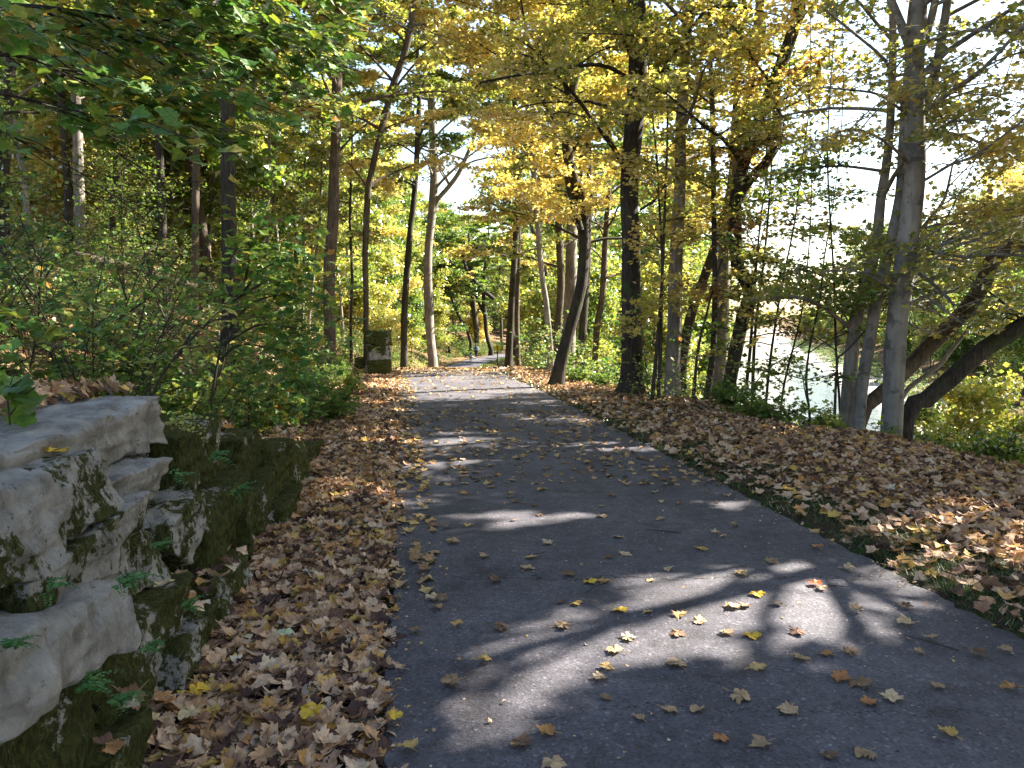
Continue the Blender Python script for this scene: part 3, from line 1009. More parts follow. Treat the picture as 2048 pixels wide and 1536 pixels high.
hero('maple_tree', 'big straight dark trunk nearest the path on the right, widest of the upright trunks', [(1262, 788), (1263, 620), (1262, 500), (1258, 400), (1262, 310), (1272, 210), (1276, 100), (1272, 0)],
     16.8, 40, 34, 18, BARK, L_YELLOW, z0=4.3, nl=30, L=4.2, dens=22, leaf=.10, group=RB, seg=14, flare=.45,
     extra=[([(1280, 420), (1310, 400), (1340, 355), (1360, 350)], 5, 3, 0, 0, None), ([(1264, 160), (1200, 130), (1110, 140), (1040, 150), (960, 165)], 9, 4, 0, -2, None)])
hero('maple_tree', 'pale mottled upright trunk with a bright sunlit lower stretch, right of the big dark one', [(1343, 803), (1350, 640), (1349, 580), (1353, 500), (1355, 450), (1361, 350), (1362, 250), (1368, 150), (1378, 0)],
     16.0, 30, 18, 16, PALE, L_YELLOW, z0=4.0, nl=26, L=3.4, dens=24, leaf=.095, group=RB, flare=.3)
hero('sapling', 'very thin straight dark stem rising beside the pale mottled trunk', [(1413, 802), (1426, 698), (1430, 560), (1428, 455), (1427, 352), (1424, 207), (1419, 62), (1420, 0)], 15.8, 13, 8, 10, TWIG, L_YELLOW, z0=3.0, nl=16,
     L=2.2, dens=26, leaf=.095, group=RB, flare=.1, extra=[([(1424, 100), (1340, 80), (1260, 70), (1150, 66)], 5, 2, 0, -1, None), ([(1424, 210), (1350, 150), (1290, 95), (1200, 40)], 5, 3, 0, 0, None)])
hero('leaning_tree', 'dark trunk slanting up to the right behind the thin straight stem', [(1366, 790), (1360, 760), (1366, 698), (1385, 620), (1410, 550), (1428, 500), (1450, 430), (1465, 350)], 17.5, 24, 16, 13, BARK, L_YGREEN,
     z0=5, nl=10, L=2.6, dens=22, leaf=.10, group=RB, flare=.15)
hero('maple_tree', 'tan barked trunk with leafy sprays, left of the dark crooked one', [(1432, 808), (1440, 700), (1446, 600), (1449, 497), (1462, 390), (1478, 310), (1490, 250), (1500, 180), (1515, 60)], 16.5, 28, 18, 15, PALE, L_YELLOW,
     z0=1.6, nl=26, L=2.0, dens=28, leaf=.095, group=RB)
hero('crooked_tree', 'dark crooked trunk with an S bend at waist height and a forked top', [(1452, 810), (1465, 731), (1486, 635), (1498, 600), (1502, 585), (1493, 563), (1476, 535), (1471, 476), (1472, 393), (1486, 331), (1515, 248), (1544, 174), (1564, 124), (1593, 41), (1605, -30)],
     15.5, 28, 22, 15, BARK, L_YELLOW, z0=4.2, nl=22, L=3.2, dens=22, leaf=.10, group=RB, flare=.2, seg=12,
     extra=[([(1476, 400), (1500, 358), (1531, 327), (1553, 290), (1556, 250), (1552, 199), (1562, 130)], 20, 16, 0, .3, None), ([(1498, 598), (1540, 597), (1590, 593), (1640, 612), (1700, 655)], 8, 5, -.1, -.8, None)])
for (pts_, lb) in (([(1490, 800), (1500, 700), (1506, 620), (1512, 540), (1520, 450)], 'thin twisting sapling right of the crooked trunk'), ([(1504, 805), (1508, 700), (1515, 620), (1530, 500), (1540, 380)], 'thin dark sapling with rusty leaves, nearest the bright water'),
                   ([(1305, 790), (1318, 640), (1325, 540), (1330, 400), (1335, 250)], 'thin wavy sapling between the big dark trunk and the pale mottled one'), ([(1318, 795), (1322, 640), (1324, 520), (1318, 400), (1312, 300)], 'second wavy sapling close behind the first one'),
                   ([(1385, 800), (1396, 700), (1410, 640), (1420, 600)], 'short slanting sapling left of the tan trunk'), ([(1668, 851), (1672, 760), (1676, 715), (1695, 700)], 'small hooked dead stem left of the leafy-based trunk')):
    hero('sapling', lb, pts_, 15.4 if pts_[0][0] < 1600 else 12.6, 8, 4, 6.5, TWIG, L_BROWN if 'rusty' in lb else L_YELLOW, z0=1.2, nl=12 if 'dead' not in lb else 3, L=1.5, dens=22, leaf=.09, group='thin saplings on the creek bank', flare=.1, seg=7, cat='sapling')

for (pts_, lb, lm_, nl_) in (([(1560, 835), (1568, 770), (1585, 700), (1600, 640), (1612, 560)], 'leafy green sapling standing in front of the bright creek', L_GREEN, 16), ([(1620, 845), (1612, 760), (1622, 680), (1640, 600), (1648, 520)], 'yellow green sapling between the creek glint and the leafy-based trunk', L_YGREEN, 18),
                             ([(1530, 830), (1538, 740), (1552, 640), (1570, 540), (1590, 440), (1600, 350)], 'tall yellow leaved sapling just right of the rusty leaved one', L_YELLOW, 24), ([(1475, 815), (1470, 760), (1478, 690), (1490, 640)], 'small green sapling at the foot of the crooked trunk', L_GREEN, 10),
                             ([(1680, 850), (1672, 700), (1668, 560), (1660, 430), (1655, 300)], 'thin tall sapling with sparse yellow leaves left of the leafy-based trunk', L_YELLOW, 20)):
    hero('sapling', lb, pts_, 14.6 if pts_[0][0] < 1600 else 13.2, 6, 3, 6.0 if nl_ < 20 else 8.0, TWIG, lm_, z0=-.4 if nl_ < 20 else 1.0, nl=nl_, L=1.6, dens=11, leaf=.09, group='leafy saplings in front of the creek', flare=.1, seg=7, cat='sapling', thin_=.9)

DENS = 6.2
CB = 'trees right of the path near its crest'
hero('crooked_tree', 'black twin-stemmed tree bowing over the right path edge, forked high up', [(1108, 775), (1122, 723), (1140, 655), (1163, 570), (1168, 500), (1167, 454), (1166, 420), (1150, 369), (1133, 297), (1137, 239), (1147, 171), (1160, 110), (1174, 60), (1180, 0)],
     19.0, 26, 15, 16, BARK, L_YELLOW, z0=4, nl=24, L=3.4, dens=22, leaf=.10, group=CB, flare=.3,
     extra=[([(1162, 462), (1150, 420), (1137, 369), (1133, 335)], 13, 12, -.2, 0, None), ([(1135, 290), (1117, 250), (1090, 210), (1078, 180)], 10, 7, 0, -.5, 9), ([(1137, 200), (1128, 160), (1116, 126), (1132, 100)], 10, 6, 0, .5, None)])
hero('maple_tree', 'upright brown trunk just left behind the black twin-stemmed tree', [(1114, 720), (1116, 650), (1122, 570), (1118, 467), (1118, 400), (1112, 300)], 27, 17, 13, 16, BARK2, L_YGREEN, z0=3, nl=20, L=3.6, dens=16, leaf=.13, group=CB)
hero('maple_tree', 'stout pinkish sunlit trunk behind the black twin-stemmed tree', [(1137, 710), (1139, 641), (1143, 560), (1142, 484), (1150, 400), (1165, 300)], 30, 27, 20, 17, PALE, L_YGREEN, z0=4, nl=20, L=4, dens=14, leaf=.14, group=CB)
hero('maple_tree', 'plain dark trunk close to the right of the stout pinkish one', [(1162, 730), (1166, 650), (1172, 560), (1176, 450)], 26, 18, 14, 16, BARK, L_YELLOW, z0=3.5, nl=20, L=3.6, dens=16, leaf=.13, group=CB)
hero('maple_tree', 'narrow dark trunk midway between black twin-stemmed tree and big straight trunk', [(1190, 720), (1196, 640), (1205, 590), (1210, 494), (1214, 430)], 28, 14, 11, 15, BARK2, L_YGREEN, z0=2.5, nl=22, L=3.6, dens=16, leaf=.13, group=CB,
     extra=[([(1178, 440), (1186, 405), (1205, 365), (1215, 340), (1232, 300)], 14, 11, 3, 3, 15)])
hero('maple_tree', 'pale thin trunk leaning left above the crest of the path', [(1101, 715), (1094, 621), (1084, 552), (1077, 470), (1071, 393), (1064, 307), (1055, 220)], 24, 13, 9, 14, PALE, L_YELLOW, z0=4, nl=18, L=3, dens=18, leaf=.12, group=CB)
hero('maple_tree', 'dark ivy flecked trunk of the pair beside the yellow sign', [(1017, 736), (1022, 621), (1029, 518), (1033, 450), (1036, 410), (1032, 294), (1030, 200)], 35, 14, 11, 17, BARK, L_YELLOW, z0=3.5, nl=22, L=4, dens=14, leaf=.15, group=CB)
hero('maple_tree', 'slimmer brown trunk of the pair beside the yellow sign', [(1036, 722), (1034, 621), (1036, 535), (1038, 460), (1036, 350)], 36, 10, 9, 17, BARK2, L_YGREEN, z0=3.5, nl=18, L=3.6, dens=14, leaf=.15, group=CB)

DENS = 6.5
LB = 'trees on the wooded slope left of the path'
hero('maple_tree', 'dark straight trunk on the left bank above the leafy bush, lean slightly right', [(808, 640), (811, 587), (816, 518), (821, 450), (825, 427), (832, 342), (836, 250)], 32, 14, 10, 16, BARK, L_YGREEN, z0=6.5, nl=24, L=4, dens=14, leaf=.14, group=LB)
hero('maple_tree', 'grey forked trunk where the path dips, its foot beside a dark pole', [(866, 725), (862, 690), (858, 620), (855, 535), (858, 484), (863, 440), (866, 400), (868, 330), (862, 200)], 36, 18, 15, 18, PALE, L_YGREEN, z0=7.0, nl=24, L=4.5, dens=14, leaf=.15, group=LB,
     extra=[([(866, 430), (875, 400), (892, 380), (915, 350), (930, 320)], 10, 8, 0, 0, 13)])
hero('maple_tree', 'thin trunk rising right behind the stone pier', [(732, 658), (732, 580), (730, 518), (733, 440), (736, 376), (748, 320), (762, 260), (788, 164), (805, 120), (822, 50)], 25, 11, 13, 17, BARK2, L_GOLDW, z0=5.5, nl=26, L=3.8, dens=18, leaf=.125, group=LB)
hero('maple_tree', 'heavy dark trunk on the slope left of the stone pier', [(660, 640), (658, 570), (660, 513), (666, 440), (668, 376), (673, 200), (675, 68), (680, 0)], 22, 25, 18, 18, BARK2, L_YGREEN, z0=6.0, nl=28, L=4.2, dens=18, leaf=.12, group=LB)
hero('maple_tree', 'thick dark brown trunk standing alone in the left undergrowth', [(460, 560), (458, 461), (456, 330), (455, 230), (456, 130), (458, 0)], 15.5, 32, 25, 18, BARK, L_YGREEN, z0=6, nl=20, L=4, dens=16, leaf=.12, group=LB)
hero('maple_tree', 'slim brown trunk behind the middle of the left brush', [(391, 520), (391, 444), (392, 330), (393, 222), (394, 100), (396, 0)], 20, 15, 12, 16, BARK2, L_YGREEN, z0=6.0, nl=22, L=3.6, dens=16, leaf=.13, group=LB)
hero('maple_tree', 'bright sunlit pale trunk, tallest white stem at far left', [(164, 500), (160, 413), (157, 350), (156, 290), (152, 200), (150, 102), (150, 0)], 21, 20, 16, 17, PALE, L_YGREEN, z0=7.0, nl=18, L=3.6, dens=14, leaf=.13, group=LB)
hero('maple_tree', 'dark trunk close beside the bright sunlit pale one', [(138, 500), (137, 413), (132, 330), (126, 230), (110, 92), (100, 0)], 20, 15, 14, 16, BARK, L_YGREEN, z0=7.0, nl=18, L=3.6, dens=14, leaf=.13, group=LB)
hero('maple_tree', 'leaning trunk with dappled sun, second in from the picture edge', [(56, 500), (50, 358), (38, 307), (24, 222), (12, 120), (6, 0)], 19, 13, 11, 16, PALE, L_YGREEN, z0=6.5, nl=18, L=3.6, dens=14, leaf=.13, group=LB)
hero('maple_tree', 'dark brown trunk cut by the left picture edge', [(6, 480), (5, 400), (8, 300), (20, 150), (28, 0)], 14.5, 24, 20, 16, BARK, L_YGREEN, z0=5.5, nl=16, L=3.6, dens=14, leaf=.13, group=LB)
hero('maple_tree', 'wavy dark trunk in the middle of the left woods', [(328, 540), (325, 440), (320, 330), (316, 240), (322, 120), (318, 0)], 20, 16, 12, 16, BARK, L_YGREEN, z0=6.0, nl=22, L=3.6, dens=16, leaf=.13, group=LB)
hero('maple_tree', 'dark trunk with a sharp kink, between white stems at upper left', [(222, 540), (226, 400), (232, 320), (206, 210), (196, 150), (200, 0)], 22, 12, 10, 16, BARK, L_YGREEN, z0=7.0, nl=18, L=3.4, dens=14, leaf=.13, group=LB)
for (u0, u1, v0, yy_, wd, lb) in ((345, 343, 520, 26, 7, 'thin white sunlit stem left of the slim brown trunk'), (410, 411, 520, 27, 6, 'left stem of the close white pair'), (418, 420, 520, 27, 6, 'right stem of the close white pair'),
                                  (100, 98, 520, 24, 6, 'thin white stem right of the dappled leaning trunk'), (506, 502, 600, 28, 7, 'white stem right of the thick dark brown trunk'), (556, 548, 600, 30, 9, 'pale bent stem above the sunlit slope'),
                                  (605, 607, 640, 30, 6, 'thin bright stem rising from the sunlit slope'), (618, 640, 640, 31, 7, 'bright slanting stem rising from the sunlit slope'), (590, 584, 560, 33, 8, 'dim stem behind the sunlit slope'),
                                  (285, 280, 520, 24, 7, 'thin shaded stem left of the wavy dark trunk'), (702, 700, 640, 28, 7, 'thin shaded stem right of the heavy dark trunk'), (530, 536, 590, 26, 9, 'dark stem among leaves left of the pale bent stem')):
    hero('sapling', lb, [(u0, v0), (u0 * .7 + u1 * .3 + 3, v0 - 90), (u1, v0 - 200), (u1 + 4, v0 - 330)], yy_, wd, wd * .6, 10, PALE if 'white' in lb or 'bright' in lb or 'pale' in lb else TWIG, L_YGREEN, z0=4.2, nl=12, L=2.2, dens=18, leaf=.12,  # sunlit stems take pale bark, shaded ones dark: light put into colour
         group='thin stems in the left woods', seg=7, cat='sapling', flare=.1)

FB = 'trees far along the path beyond the dip'
hero('maple_tree', 'arching dark trunk bowed over the far bend of the path', [(1030, 690), (1020, 650), (1008, 622), (990, 600), (972, 585), (952, 565), (934, 540), (925, 510)], 100, 11, 6, 12, BARK, L_GREEN, z0=2, nl=10, L=5, dens=8, leaf=.3, group=FB, ext=False)
hero('maple_tree', 'far Y forked trunk left of the yellow sign', [(982, 700), (974, 672), (970, 630), (967, 600), (968, 560), (975, 500)], 105, 9, 7, 14, BARK, L_GREEN, z0=4, nl=14, L=6, dens=7, leaf=.32, group=FB, extra=[([(969, 628), (955, 600), (945, 570), (938, 540)], 6, 4, 0, 0, 14)])
hero('maple_tree', 'far ivy covered trunk straight above the walkers', [(955, 690), (953, 660), (948, 620), (945, 580), (940, 520)], 108, 12, 9, 15, BARK2, L_GREEN, z0=2, nl=16, L=6, dens=7, leaf=.32, group=FB)
hero('maple_tree', 'far dark trunk leaning left above the shrubs', [(941, 682), (930, 655), (918, 633), (905, 600)], 100, 7, 5, 12, BARK, L_GREEN, z0=3, nl=12, L=5, dens=7, leaf=.32, group=FB)
hero('maple_tree', 'far slim dark trunk right of the dark pole', [(898, 690), (892, 665), (886, 647), (884, 600)], 98, 5, 4, 12, BARK, L_YELLOW, z0=3, nl=12, L=5, dens=7, leaf=.32, group=FB)
hero('maple_tree', 'far shaded trunk between the sign and the paired trunks', [(1003, 690), (1002, 640), (1000, 590), (1001, 520)], 120, 6, 5, 15, BARK2, L_GREEN, z0=3, nl=14, L=6, dens=6, leaf=.34, group=FB)


# ------------------------------------------------------------------ near maple at upper left (its trunk stands left of the frame)
def near_maple():
    rg = np.random.default_rng(55)
    root = thing('maple_tree', 'near green maple with drooping sprays of large leaves filling the upper left', 'tree', (-6.2, 4.6, gz(-6.2, 4.6)))
    acc = Acc()
    g0 = np.array(root.location)
    tr = catmull([g0 - [0, 0, .2], g0 + [0, 0, 2], g0 + [.1, .1, 5], g0 + [.2, 0, 9]], .3)
    acc.add(*tube(tr, np.linspace(.17, .08, len(tr)), 12, .05, rg))
    P, Nn = [], []
    limbs = [([(-140, 50, 5.2), (0, 55, 5.6), (102, 62, 6), (219, 38, 6.3)], 7), ([(-140, 10, 5.2), (60, 12, 5.8), (200, 30, 6.2), (290, 44, 6.6), (359, 34, 6.9), (444, 0, 7.4), (520, -60, 8)], 7),
             ([(-160, -80, 5), (200, -60, 6), (403, 20, 6.8), (547, 62, 7.4), (640, 110, 8)], 7), ([(-160, -200, 5), (240, -190, 6), (560, -90, 7.4), (700, 20, 8.4)], 6),
             ([(-140, 120, 5.0), (30, 110, 5.2), (140, 150, 5.6), (260, 200, 6.2), (380, 240, 6.6)], 5), ([(-140, 180, 4.8), (20, 190, 5), (120, 220, 5.2), (200, 250, 5.4)], 4),
             ([(-160, -300, 5), (200, -290, 6), (500, -240, 7.4), (720, -140, 8.8)], 6), ([(-120, 260, 4.8), (0, 225, 5), (80, 225, 5.2), (150, 205, 5.4)], 4),
             ([(-150, -20, 6), (150, 40, 7), (330, 100, 7.6), (480, 130, 8.2), (620, 190, 9)], 5), ([(-150, -260, 4.4), (100, -240, 4.8), (300, -200, 5.4), (480, -160, 6)], 5)]
    for pts, wpx in limbs:
        lp = catmull([at(*q) for q in pts], .12)
        rr = np.linspace(wpx / F * 5.5 * .8, .006, len(lp))
        acc.add(*tube(lp, rr, 6, .06, rg))
        Ltot = np.linalg.norm(np.diff(lp, axis=0), axis=1).sum()
        nsub = int(Ltot * 5.2)
        for k in range(nsub):
            j = int(rg.uniform(.12, 1) * (len(lp) - 1))
            # sprays hang out to the right and down, fanned a little in depth
            az = rg.uniform(.4, 2.4)
            bp = limb_path(lp[j], az, rg.normal(-.16, .2), rg.uniform(.6, 1.5), rg, droop=.5, k=6, wob=.1)
            acc.add(*tube(bp, np.linspace(max(.5 * rr[j], .005), .003, 6), 4))
            for q in range(3):
                jj = rg.integers(1, 5)
                cp = limb_path(bp[jj], az + rg.choice([-1, 1]) * rg.uniform(.5, 1), rg.normal(-.25, .15), rg.uniform(.25, .6), rg, droop=.3, k=3)
                acc.add(*tube(cp, np.linspace(.004, .002, 3), 3))
                n = rg.poisson(7)
                tt = rg.uniform(0, 1, n)[:, None]
                P.append(cp[0] + (cp[-1] - cp[0]) * tt + rg.normal(0, 1, (n, 3)) * [.07, .07, .04])
                Nn.append(np.array([.25, -.25, 1.]) + rg.normal(0, .38, (n, 3)))
            n = rg.poisson(9)
            tt = rg.uniform(.1, 1, n) * 5
            ti = np.minimum(tt.astype(int), 4)
            P.append(bp[ti] + (bp[np.minimum(ti + 1, 5)] - bp[ti]) * (tt - ti)[:, None] + rg.normal(0, 1, (n, 3)) * [.06, .06, .04])
            Nn.append(np.array([.25, -.25, 1.]) + rg.normal(0, .38, (n, 3)))
    V_, T_ = acc.get()
    part('trunk', V_, T_, BARK, root, smooth_=True)
    P, Nn = np.concatenate(P), np.concatenate(Nn)
    u, v, dep = pix(P)
    # the crown's lower right outline as photographed
    lim = np.interp(u, [-200, 0, 200, 330, 480, 560, 640, 700, 760], [330, 300, 290, 300, 330, 330, 300, 215, 60])
    kp = carve(P, rg, NBR) & ((v < lim + rg.normal(0, 25, len(P))) | (dep < 1)) & (u < 735 + rg.normal(0, 10, len(P)))
    P, Nn = P[kp], Nn[kp]
    V_, T_ = place_leaves(P, Nn, rg.uniform(.09, .165, len(P)), TM0H, rg)
    part('crown', V_, T_, L_NEAR, root)


near_maple()


# ------------------------------------------------------------------ unseen trees added to shade the path, canopy above the frame
def dup(root, loc, rz, sc_=1.0, label=None, group=None):
    r = root.copy(); C.objects.link(r)
    r.location = loc; r.rotation_euler = (0, 0, rz); r.scale = (sc_, sc_, sc_)
    if label: r['label'] = label
    if group: r['group'] = group
    for ch in list(root.children):
        c = ch.copy(); C.objects.link(c); c.parent = r
        for g in list(ch.children):
            d = g.copy(); C.objects.link(d); d.parent = c
    return r


def proto(name, label, H, w, bark, leafm, z0, nl, L, dens, leaf, seed, group=None, sub=6, cat='tree', temps=TQ, lean=.05, spread=.28, vert=.2, carve_at=None, el=(.0, 1.0), nr=.75):
    rg = np.random.default_rng(seed)
    root = thing(name, label, cat, (0, 0, 0), group)
    pts = [np.array([0, 0, -.4])]
    d = np.array([rg.normal(0, lean), rg.normal(0, lean), 1.])
    while pts[-1][2] < H:
        d = d + np.r_[rg.normal(0, .05, 2), 0]
        pts.append(pts[-1] + d * H / 7)
    P4 = catmull(pts, .5)
    h = np.clip(P4[:, 2] / H, 0, 1)
    r = w / 2 * (1 - .85 * h) * (1 + .35 * np.exp(-np.maximum(P4[:, 2], 0) / .3))
    acc = Acc()
    acc.add(*tube(P4, r, 8, .05, rg))
    a_, P_, N_ = grow(P4, r, z0, nl, L, rg, dens, leaf, sub=sub, spread=spread, vert=vert, twr=.008, el=el, nr=nr, base_at=(0, 0, 0) if carve_at is None else np.array(carve_at))
    acc.add(*a_.get())
    if carve_at is not None:
        o = np.array(carve_at)
        kp = carve(P_ + o, rg) & thin(P_ + o, rg)
        P_, N_ = P_[kp], N_[kp]
    V_, T_ = acc.get()
    part('trunk', V_, T_, bark, root, smooth_=True)
    V_, T_ = place_leaves(P_, N_, leaf * rg.uniform(.7, 1.25, len(P_)), temps, rg)
    part('crown', V_, T_, leafm, root)
    return root


DENS = 9  # crowns outside the frame, added to block sun from the near path
for k, (x_, y_, H_) in enumerate(((10.5, 4.5, 17), (13.5, 8.5, 18), (17, 10.5, 19), (16.5, 4, 18), (9.5, -1.5, 16), (7.6, 9.2, 16), (21, 9, 20), (8.2, 5.4, 15), (12.5, 2, 17), (13, 11, 18), (13.5, 16.5, 18), (18.5, 21.5, 18))):
    zb_ = gz(x_, y_)
    r_ = proto('maple_tree', ['broad yellow maple standing on the creek bank out to the right', 'tall spreading maple beside the creek out to the right'][k % 2], H_, .45, BARK, L_YELLOW, 8.3, 26, 5.0, 19, .15, 300 + k, temps=TM1, vert=.1, nr=.5,
               group='shade trees by the creek', carve_at=(x_, y_, zb_), sub=7)
    r_.location = (x_, y_, zb_)

# ------------------------------------------------------------------ woodland behind: prototypes copied as trees of their own
DENS = 9
PT = [proto('maple_tree', 'tall green woodland tree', 17, .34, BARK, L_GREEN, 2.5, 34, 4.4, 8, .26, 401, sub=6),
      proto('maple_tree', 'tall yellowing woodland tree', 18, .36, BARK2, L_YGREEN, 3.0, 34, 4.6, 8, .26, 402, sub=6),
      proto('maple_tree', 'tall golden woodland tree', 16, .30, BARK2, L_YELLOW, 3.0, 32, 4.2, 8, .26, 403, sub=6),
      proto('maple_tree', 'slim pale barked woodland tree', 15, .24, PALE, L_YGREEN, 3.0, 28, 3.4, 9, .24, 404, sub=6)]
PU = [proto('understory_tree', 'low leafy green understory tree', 5.5, .08, TWIG, L_GREEN, .5, 24, 2.0, 18, .17, 411, sub=6),
      proto('understory_tree', 'low leafy yellow understory tree', 6.0, .08, TWIG, L_YGREEN, .6, 24, 2.1, 18, .17, 412, sub=6),
      proto('understory_tree', 'low golden understory tree', 5.0, .07, TWIG, L_YELLOW, .6, 22, 1.9, 18, .16, 413, sub=6)]
used = set()
SCL = 1.0


def put(pr, x, y, label, group, sc_=None, rz=None):
    sc_ = sc_ or random.uniform(.82, 1.18) * SCL
    rz = random.uniform(0, 6.28) if rz is None else rz
    z = gz(x, y)
    if pr.name not in used:
        used.add(pr.name)
        pr.location = (x, y, z); pr.rotation_euler = (0, 0, rz); pr.scale = (sc_,) * 3
        pr['label'] = label; pr['group'] = group
        return pr
    return dup(pr, (x, y, z), rz, sc_, label, group)


KIND = {0: 'green leaved', 1: 'yellowing', 2: 'golden leaved', 3: 'pale barked'}
placed = []


def scatter(n, xr, yr, protos, wts, label, group, mind, cond):
    c = tries = 0
    while c < n and tries < n * 60:
        tries += 1
        y = random.uniform(*yr)
        x = random.uniform(*xr) + (0 if xr[2:] else 0)
        if not cond(x, y):
            continue
        if any((x - a) ** 2 + (y - b) ** 2 < mind * mind for a, b in placed):
            continue
        placed.append((x, y))
        k = random.choices(range(len(protos)), wts)[0]
        put(protos[k], x, y, label[k], group)
        c += 1


def infr(x, y, m=60):
    u = 1024 + F * x / max(y, .1)
    return -m < u < 2048 + m


LT = ['shaded green leaved tree deep in the left woods', 'yellowing tree deep in the left woods', 'golden leaved tree deep in the left woods', 'pale barked tree deep in the left woods']
scatter(84, (-62, -8), (24, 120), PT, (6, 4, 1.5, 3), LT, 'background trees of the left woods', 3.2, lambda x, y: infr(x, y) and x < cxf(y) - 5.5)
LU = ['leafy green young tree under the left woods', 'yellow green young tree under the left woods', 'golden young tree under the left woods']
scatter(60, (-45, -4), (24, 100), PU, (4, 5, 3), LU, 'young trees under the left woods', 2.0, lambda x, y: infr(x, y) and x < cxf(y) - 4.2 - (3 if 20 < y < 42 else 0) and not (abs(x / y + .60 / 1.577) < 0))
MT = ['green tree closing the view beyond the far bend', 'yellowing tree closing the view beyond the far bend', 'golden tree closing the view beyond the far bend', 'pale barked tree beyond the far bend']
scatter(80, (-55, 50), (108, 210), PT, (6, 3, 1, 2), MT, 'woodland beyond the far bend', 3.6, lambda x, y: abs(x - cxf(y)) > 4 and x < river_x(y) - 10)
MU = ['green young tree beside the far bend', 'yellow green young tree beside the far bend', 'golden young tree beside the far bend']
scatter(34, (-25, 30), (98, 160), PU, (6, 3, 1), MU, 'young trees by the far bend', 2.2, lambda x, y: abs(x - cxf(y)) > 3.5 and x < river_x(y) - 8)
RT = ['green tree between path and creek', 'yellowing tree between path and creek', 'golden tree between path and creek', 'pale barked tree between path and creek']
scatter(15, (0, 34), (40, 105), PT, (6, 5, 2, 2), RT, 'trees between path and creek', 3.0, lambda x, y: x > cxf(y) + 5 and x < river_x(y) - 5.5 and not (890 < 1024 + F * x / y < 1062))
RU = ['green young tree between path and creek', 'yellow green young tree between path and creek', 'golden young tree between path and creek']
scatter(30, (1, 30), (24, 90), PU, (8, 4, 1), RU, 'young trees between path and creek', 2.0, lambda x, y: x > cxf(y) + 3.8 and x < river_x(y) - 4.5 and not (890 < 1024 + F * x / y < 1062))
FT = ['bright green tree on the far creek bank', 'bright yellowing tree on the far creek bank', 'bright golden tree on the far creek bank', 'bright pale barked tree on the far creek bank']
scatter(58, (20, 160), (34, 230), PT, (3, 5, 3, 1), FT, 'trees on the far creek bank', 4.5, lambda x, y: x > river_x(y) + 24 and infr(x, y, 200))
placed = []
FU = ['bright green young tree on the far creek bank', 'bright yellow young tree on the far creek bank', 'golden young tree on the far creek bank']
scatter(110, (14, 100), (30, 230), PU, (4, 5, 3), FU, 'young trees on the far creek bank', 2.2, lambda x, y: x > river_x(y) + 13 and x < river_x(y) + 28 and infr(x, y, 200))
NB = ['green bushy young tree down the bank behind the leaning trunks', 'yellow green bushy tree down the bank behind the leaning trunks', 'golden bushy tree down the bank behind the leaning trunks']
placed = []
SCL = .72
scatter(14, (9, 17), (15, 24), PU, (5, 6, 3), NB, 'bushy trees down the creek bank', 1.5, lambda x, y: 1024 + F * x / y > 1860 and infr(x, y, 60) and x < river_x(y) - 1)
for r_ in PT + PU:
    if r_.name not in used:
        put(r_, -20, 60, r_['label'], None)


DENS = 2.2
PN = [proto('understory_tree', 'a', 5.0, .06, TWIG, L_YGREEN, .9, 22, 1.8, 18, .095, 421, sub=6, temps=TM1, cat='tree', vert=.1, nr=.5), proto('understory_tree', 'b', 4.6, .06, TWIG, L_GREEN, .9, 22, 1.8, 18, .095, 422, sub=6, temps=TM1, vert=.1, nr=.5)]
placed = []
SCL = .85
scatter(6, (-13, -4), (11, 24), PN, (1, 1), ['slender yellow green sapling on the near left slope', 'slender green sapling on the near left slope'], 'saplings on the near left slope', 2.0, lambda x, y: -10 < x - cxf(y) < -4.6)
SCL = 1.0
# ------------------------------------------------------------------ shrubs and young plants
def shrub_mesh(seed, nst, H, leaf, temps, leafm, name, label, spreadr=.5, dens=14, stemr=.010):
    rg = np.random.default_rng(seed)
    root = thing(name, label, 'shrub', (0, 0, 0))
    acc = Acc(); P = []; Nn = []
    for k in range(nst):
        a = rg.uniform(0, 6.28)
        b = np.array([math.sin(a), math.cos(a), 0]) * rg.uniform(0, spreadr * .5) - [0, 0, .1]
        h = H * rg.uniform(.55, 1.1)
        lp = limb_path(b, a + rg.normal(0, .5), rg.uniform(.9, 1.45), h, rg, droop=rg.uniform(.2, .8), k=7, wob=.08)
        rr = np.linspace(stemr * rg.uniform(.6, 1.2), .003, 7)
        acc.add(*tube(lp, rr, 5))
        for q in range(9):
            f = rg.uniform(.25, 1) * 5.9
            j = int(f)
            sp = lp[j] + (lp[j + 1] - lp[j]) * (f - j)
            bp = limb_path(sp, rg.uniform(0, 6.28), rg.uniform(0, .8), H * rg.uniform(.12, .32), rg, droop=.5, k=4, wob=.15)
            acc.add(*tube(bp, np.linspace(.004, .002, 4), 3))
            n = rg.poisson(dens * .5)
            tt = rg.uniform(.2, 1.05, n)[:, None]
            P.append(bp[0] + (bp[-1] - bp[0]) * tt + rg.normal(0, 1, (n, 3)) * [.05, .05, .03])
            Nn.append(np.array([0, 0, 1.]) + rg.normal(0, .45, (n, 3)))
    V_, T_ = acc.get()
    part('stems', V_, T_, TWIG, root, smooth_=True)
    P, Nn = np.concatenate(P), np.concatenate(Nn)
    V_, T_ = place_leaves(P, Nn, leaf * rg.uniform(.45, 1.5, len(P)), temps, rg)
    part('foliage', V_, T_, leafm, root)
    return root


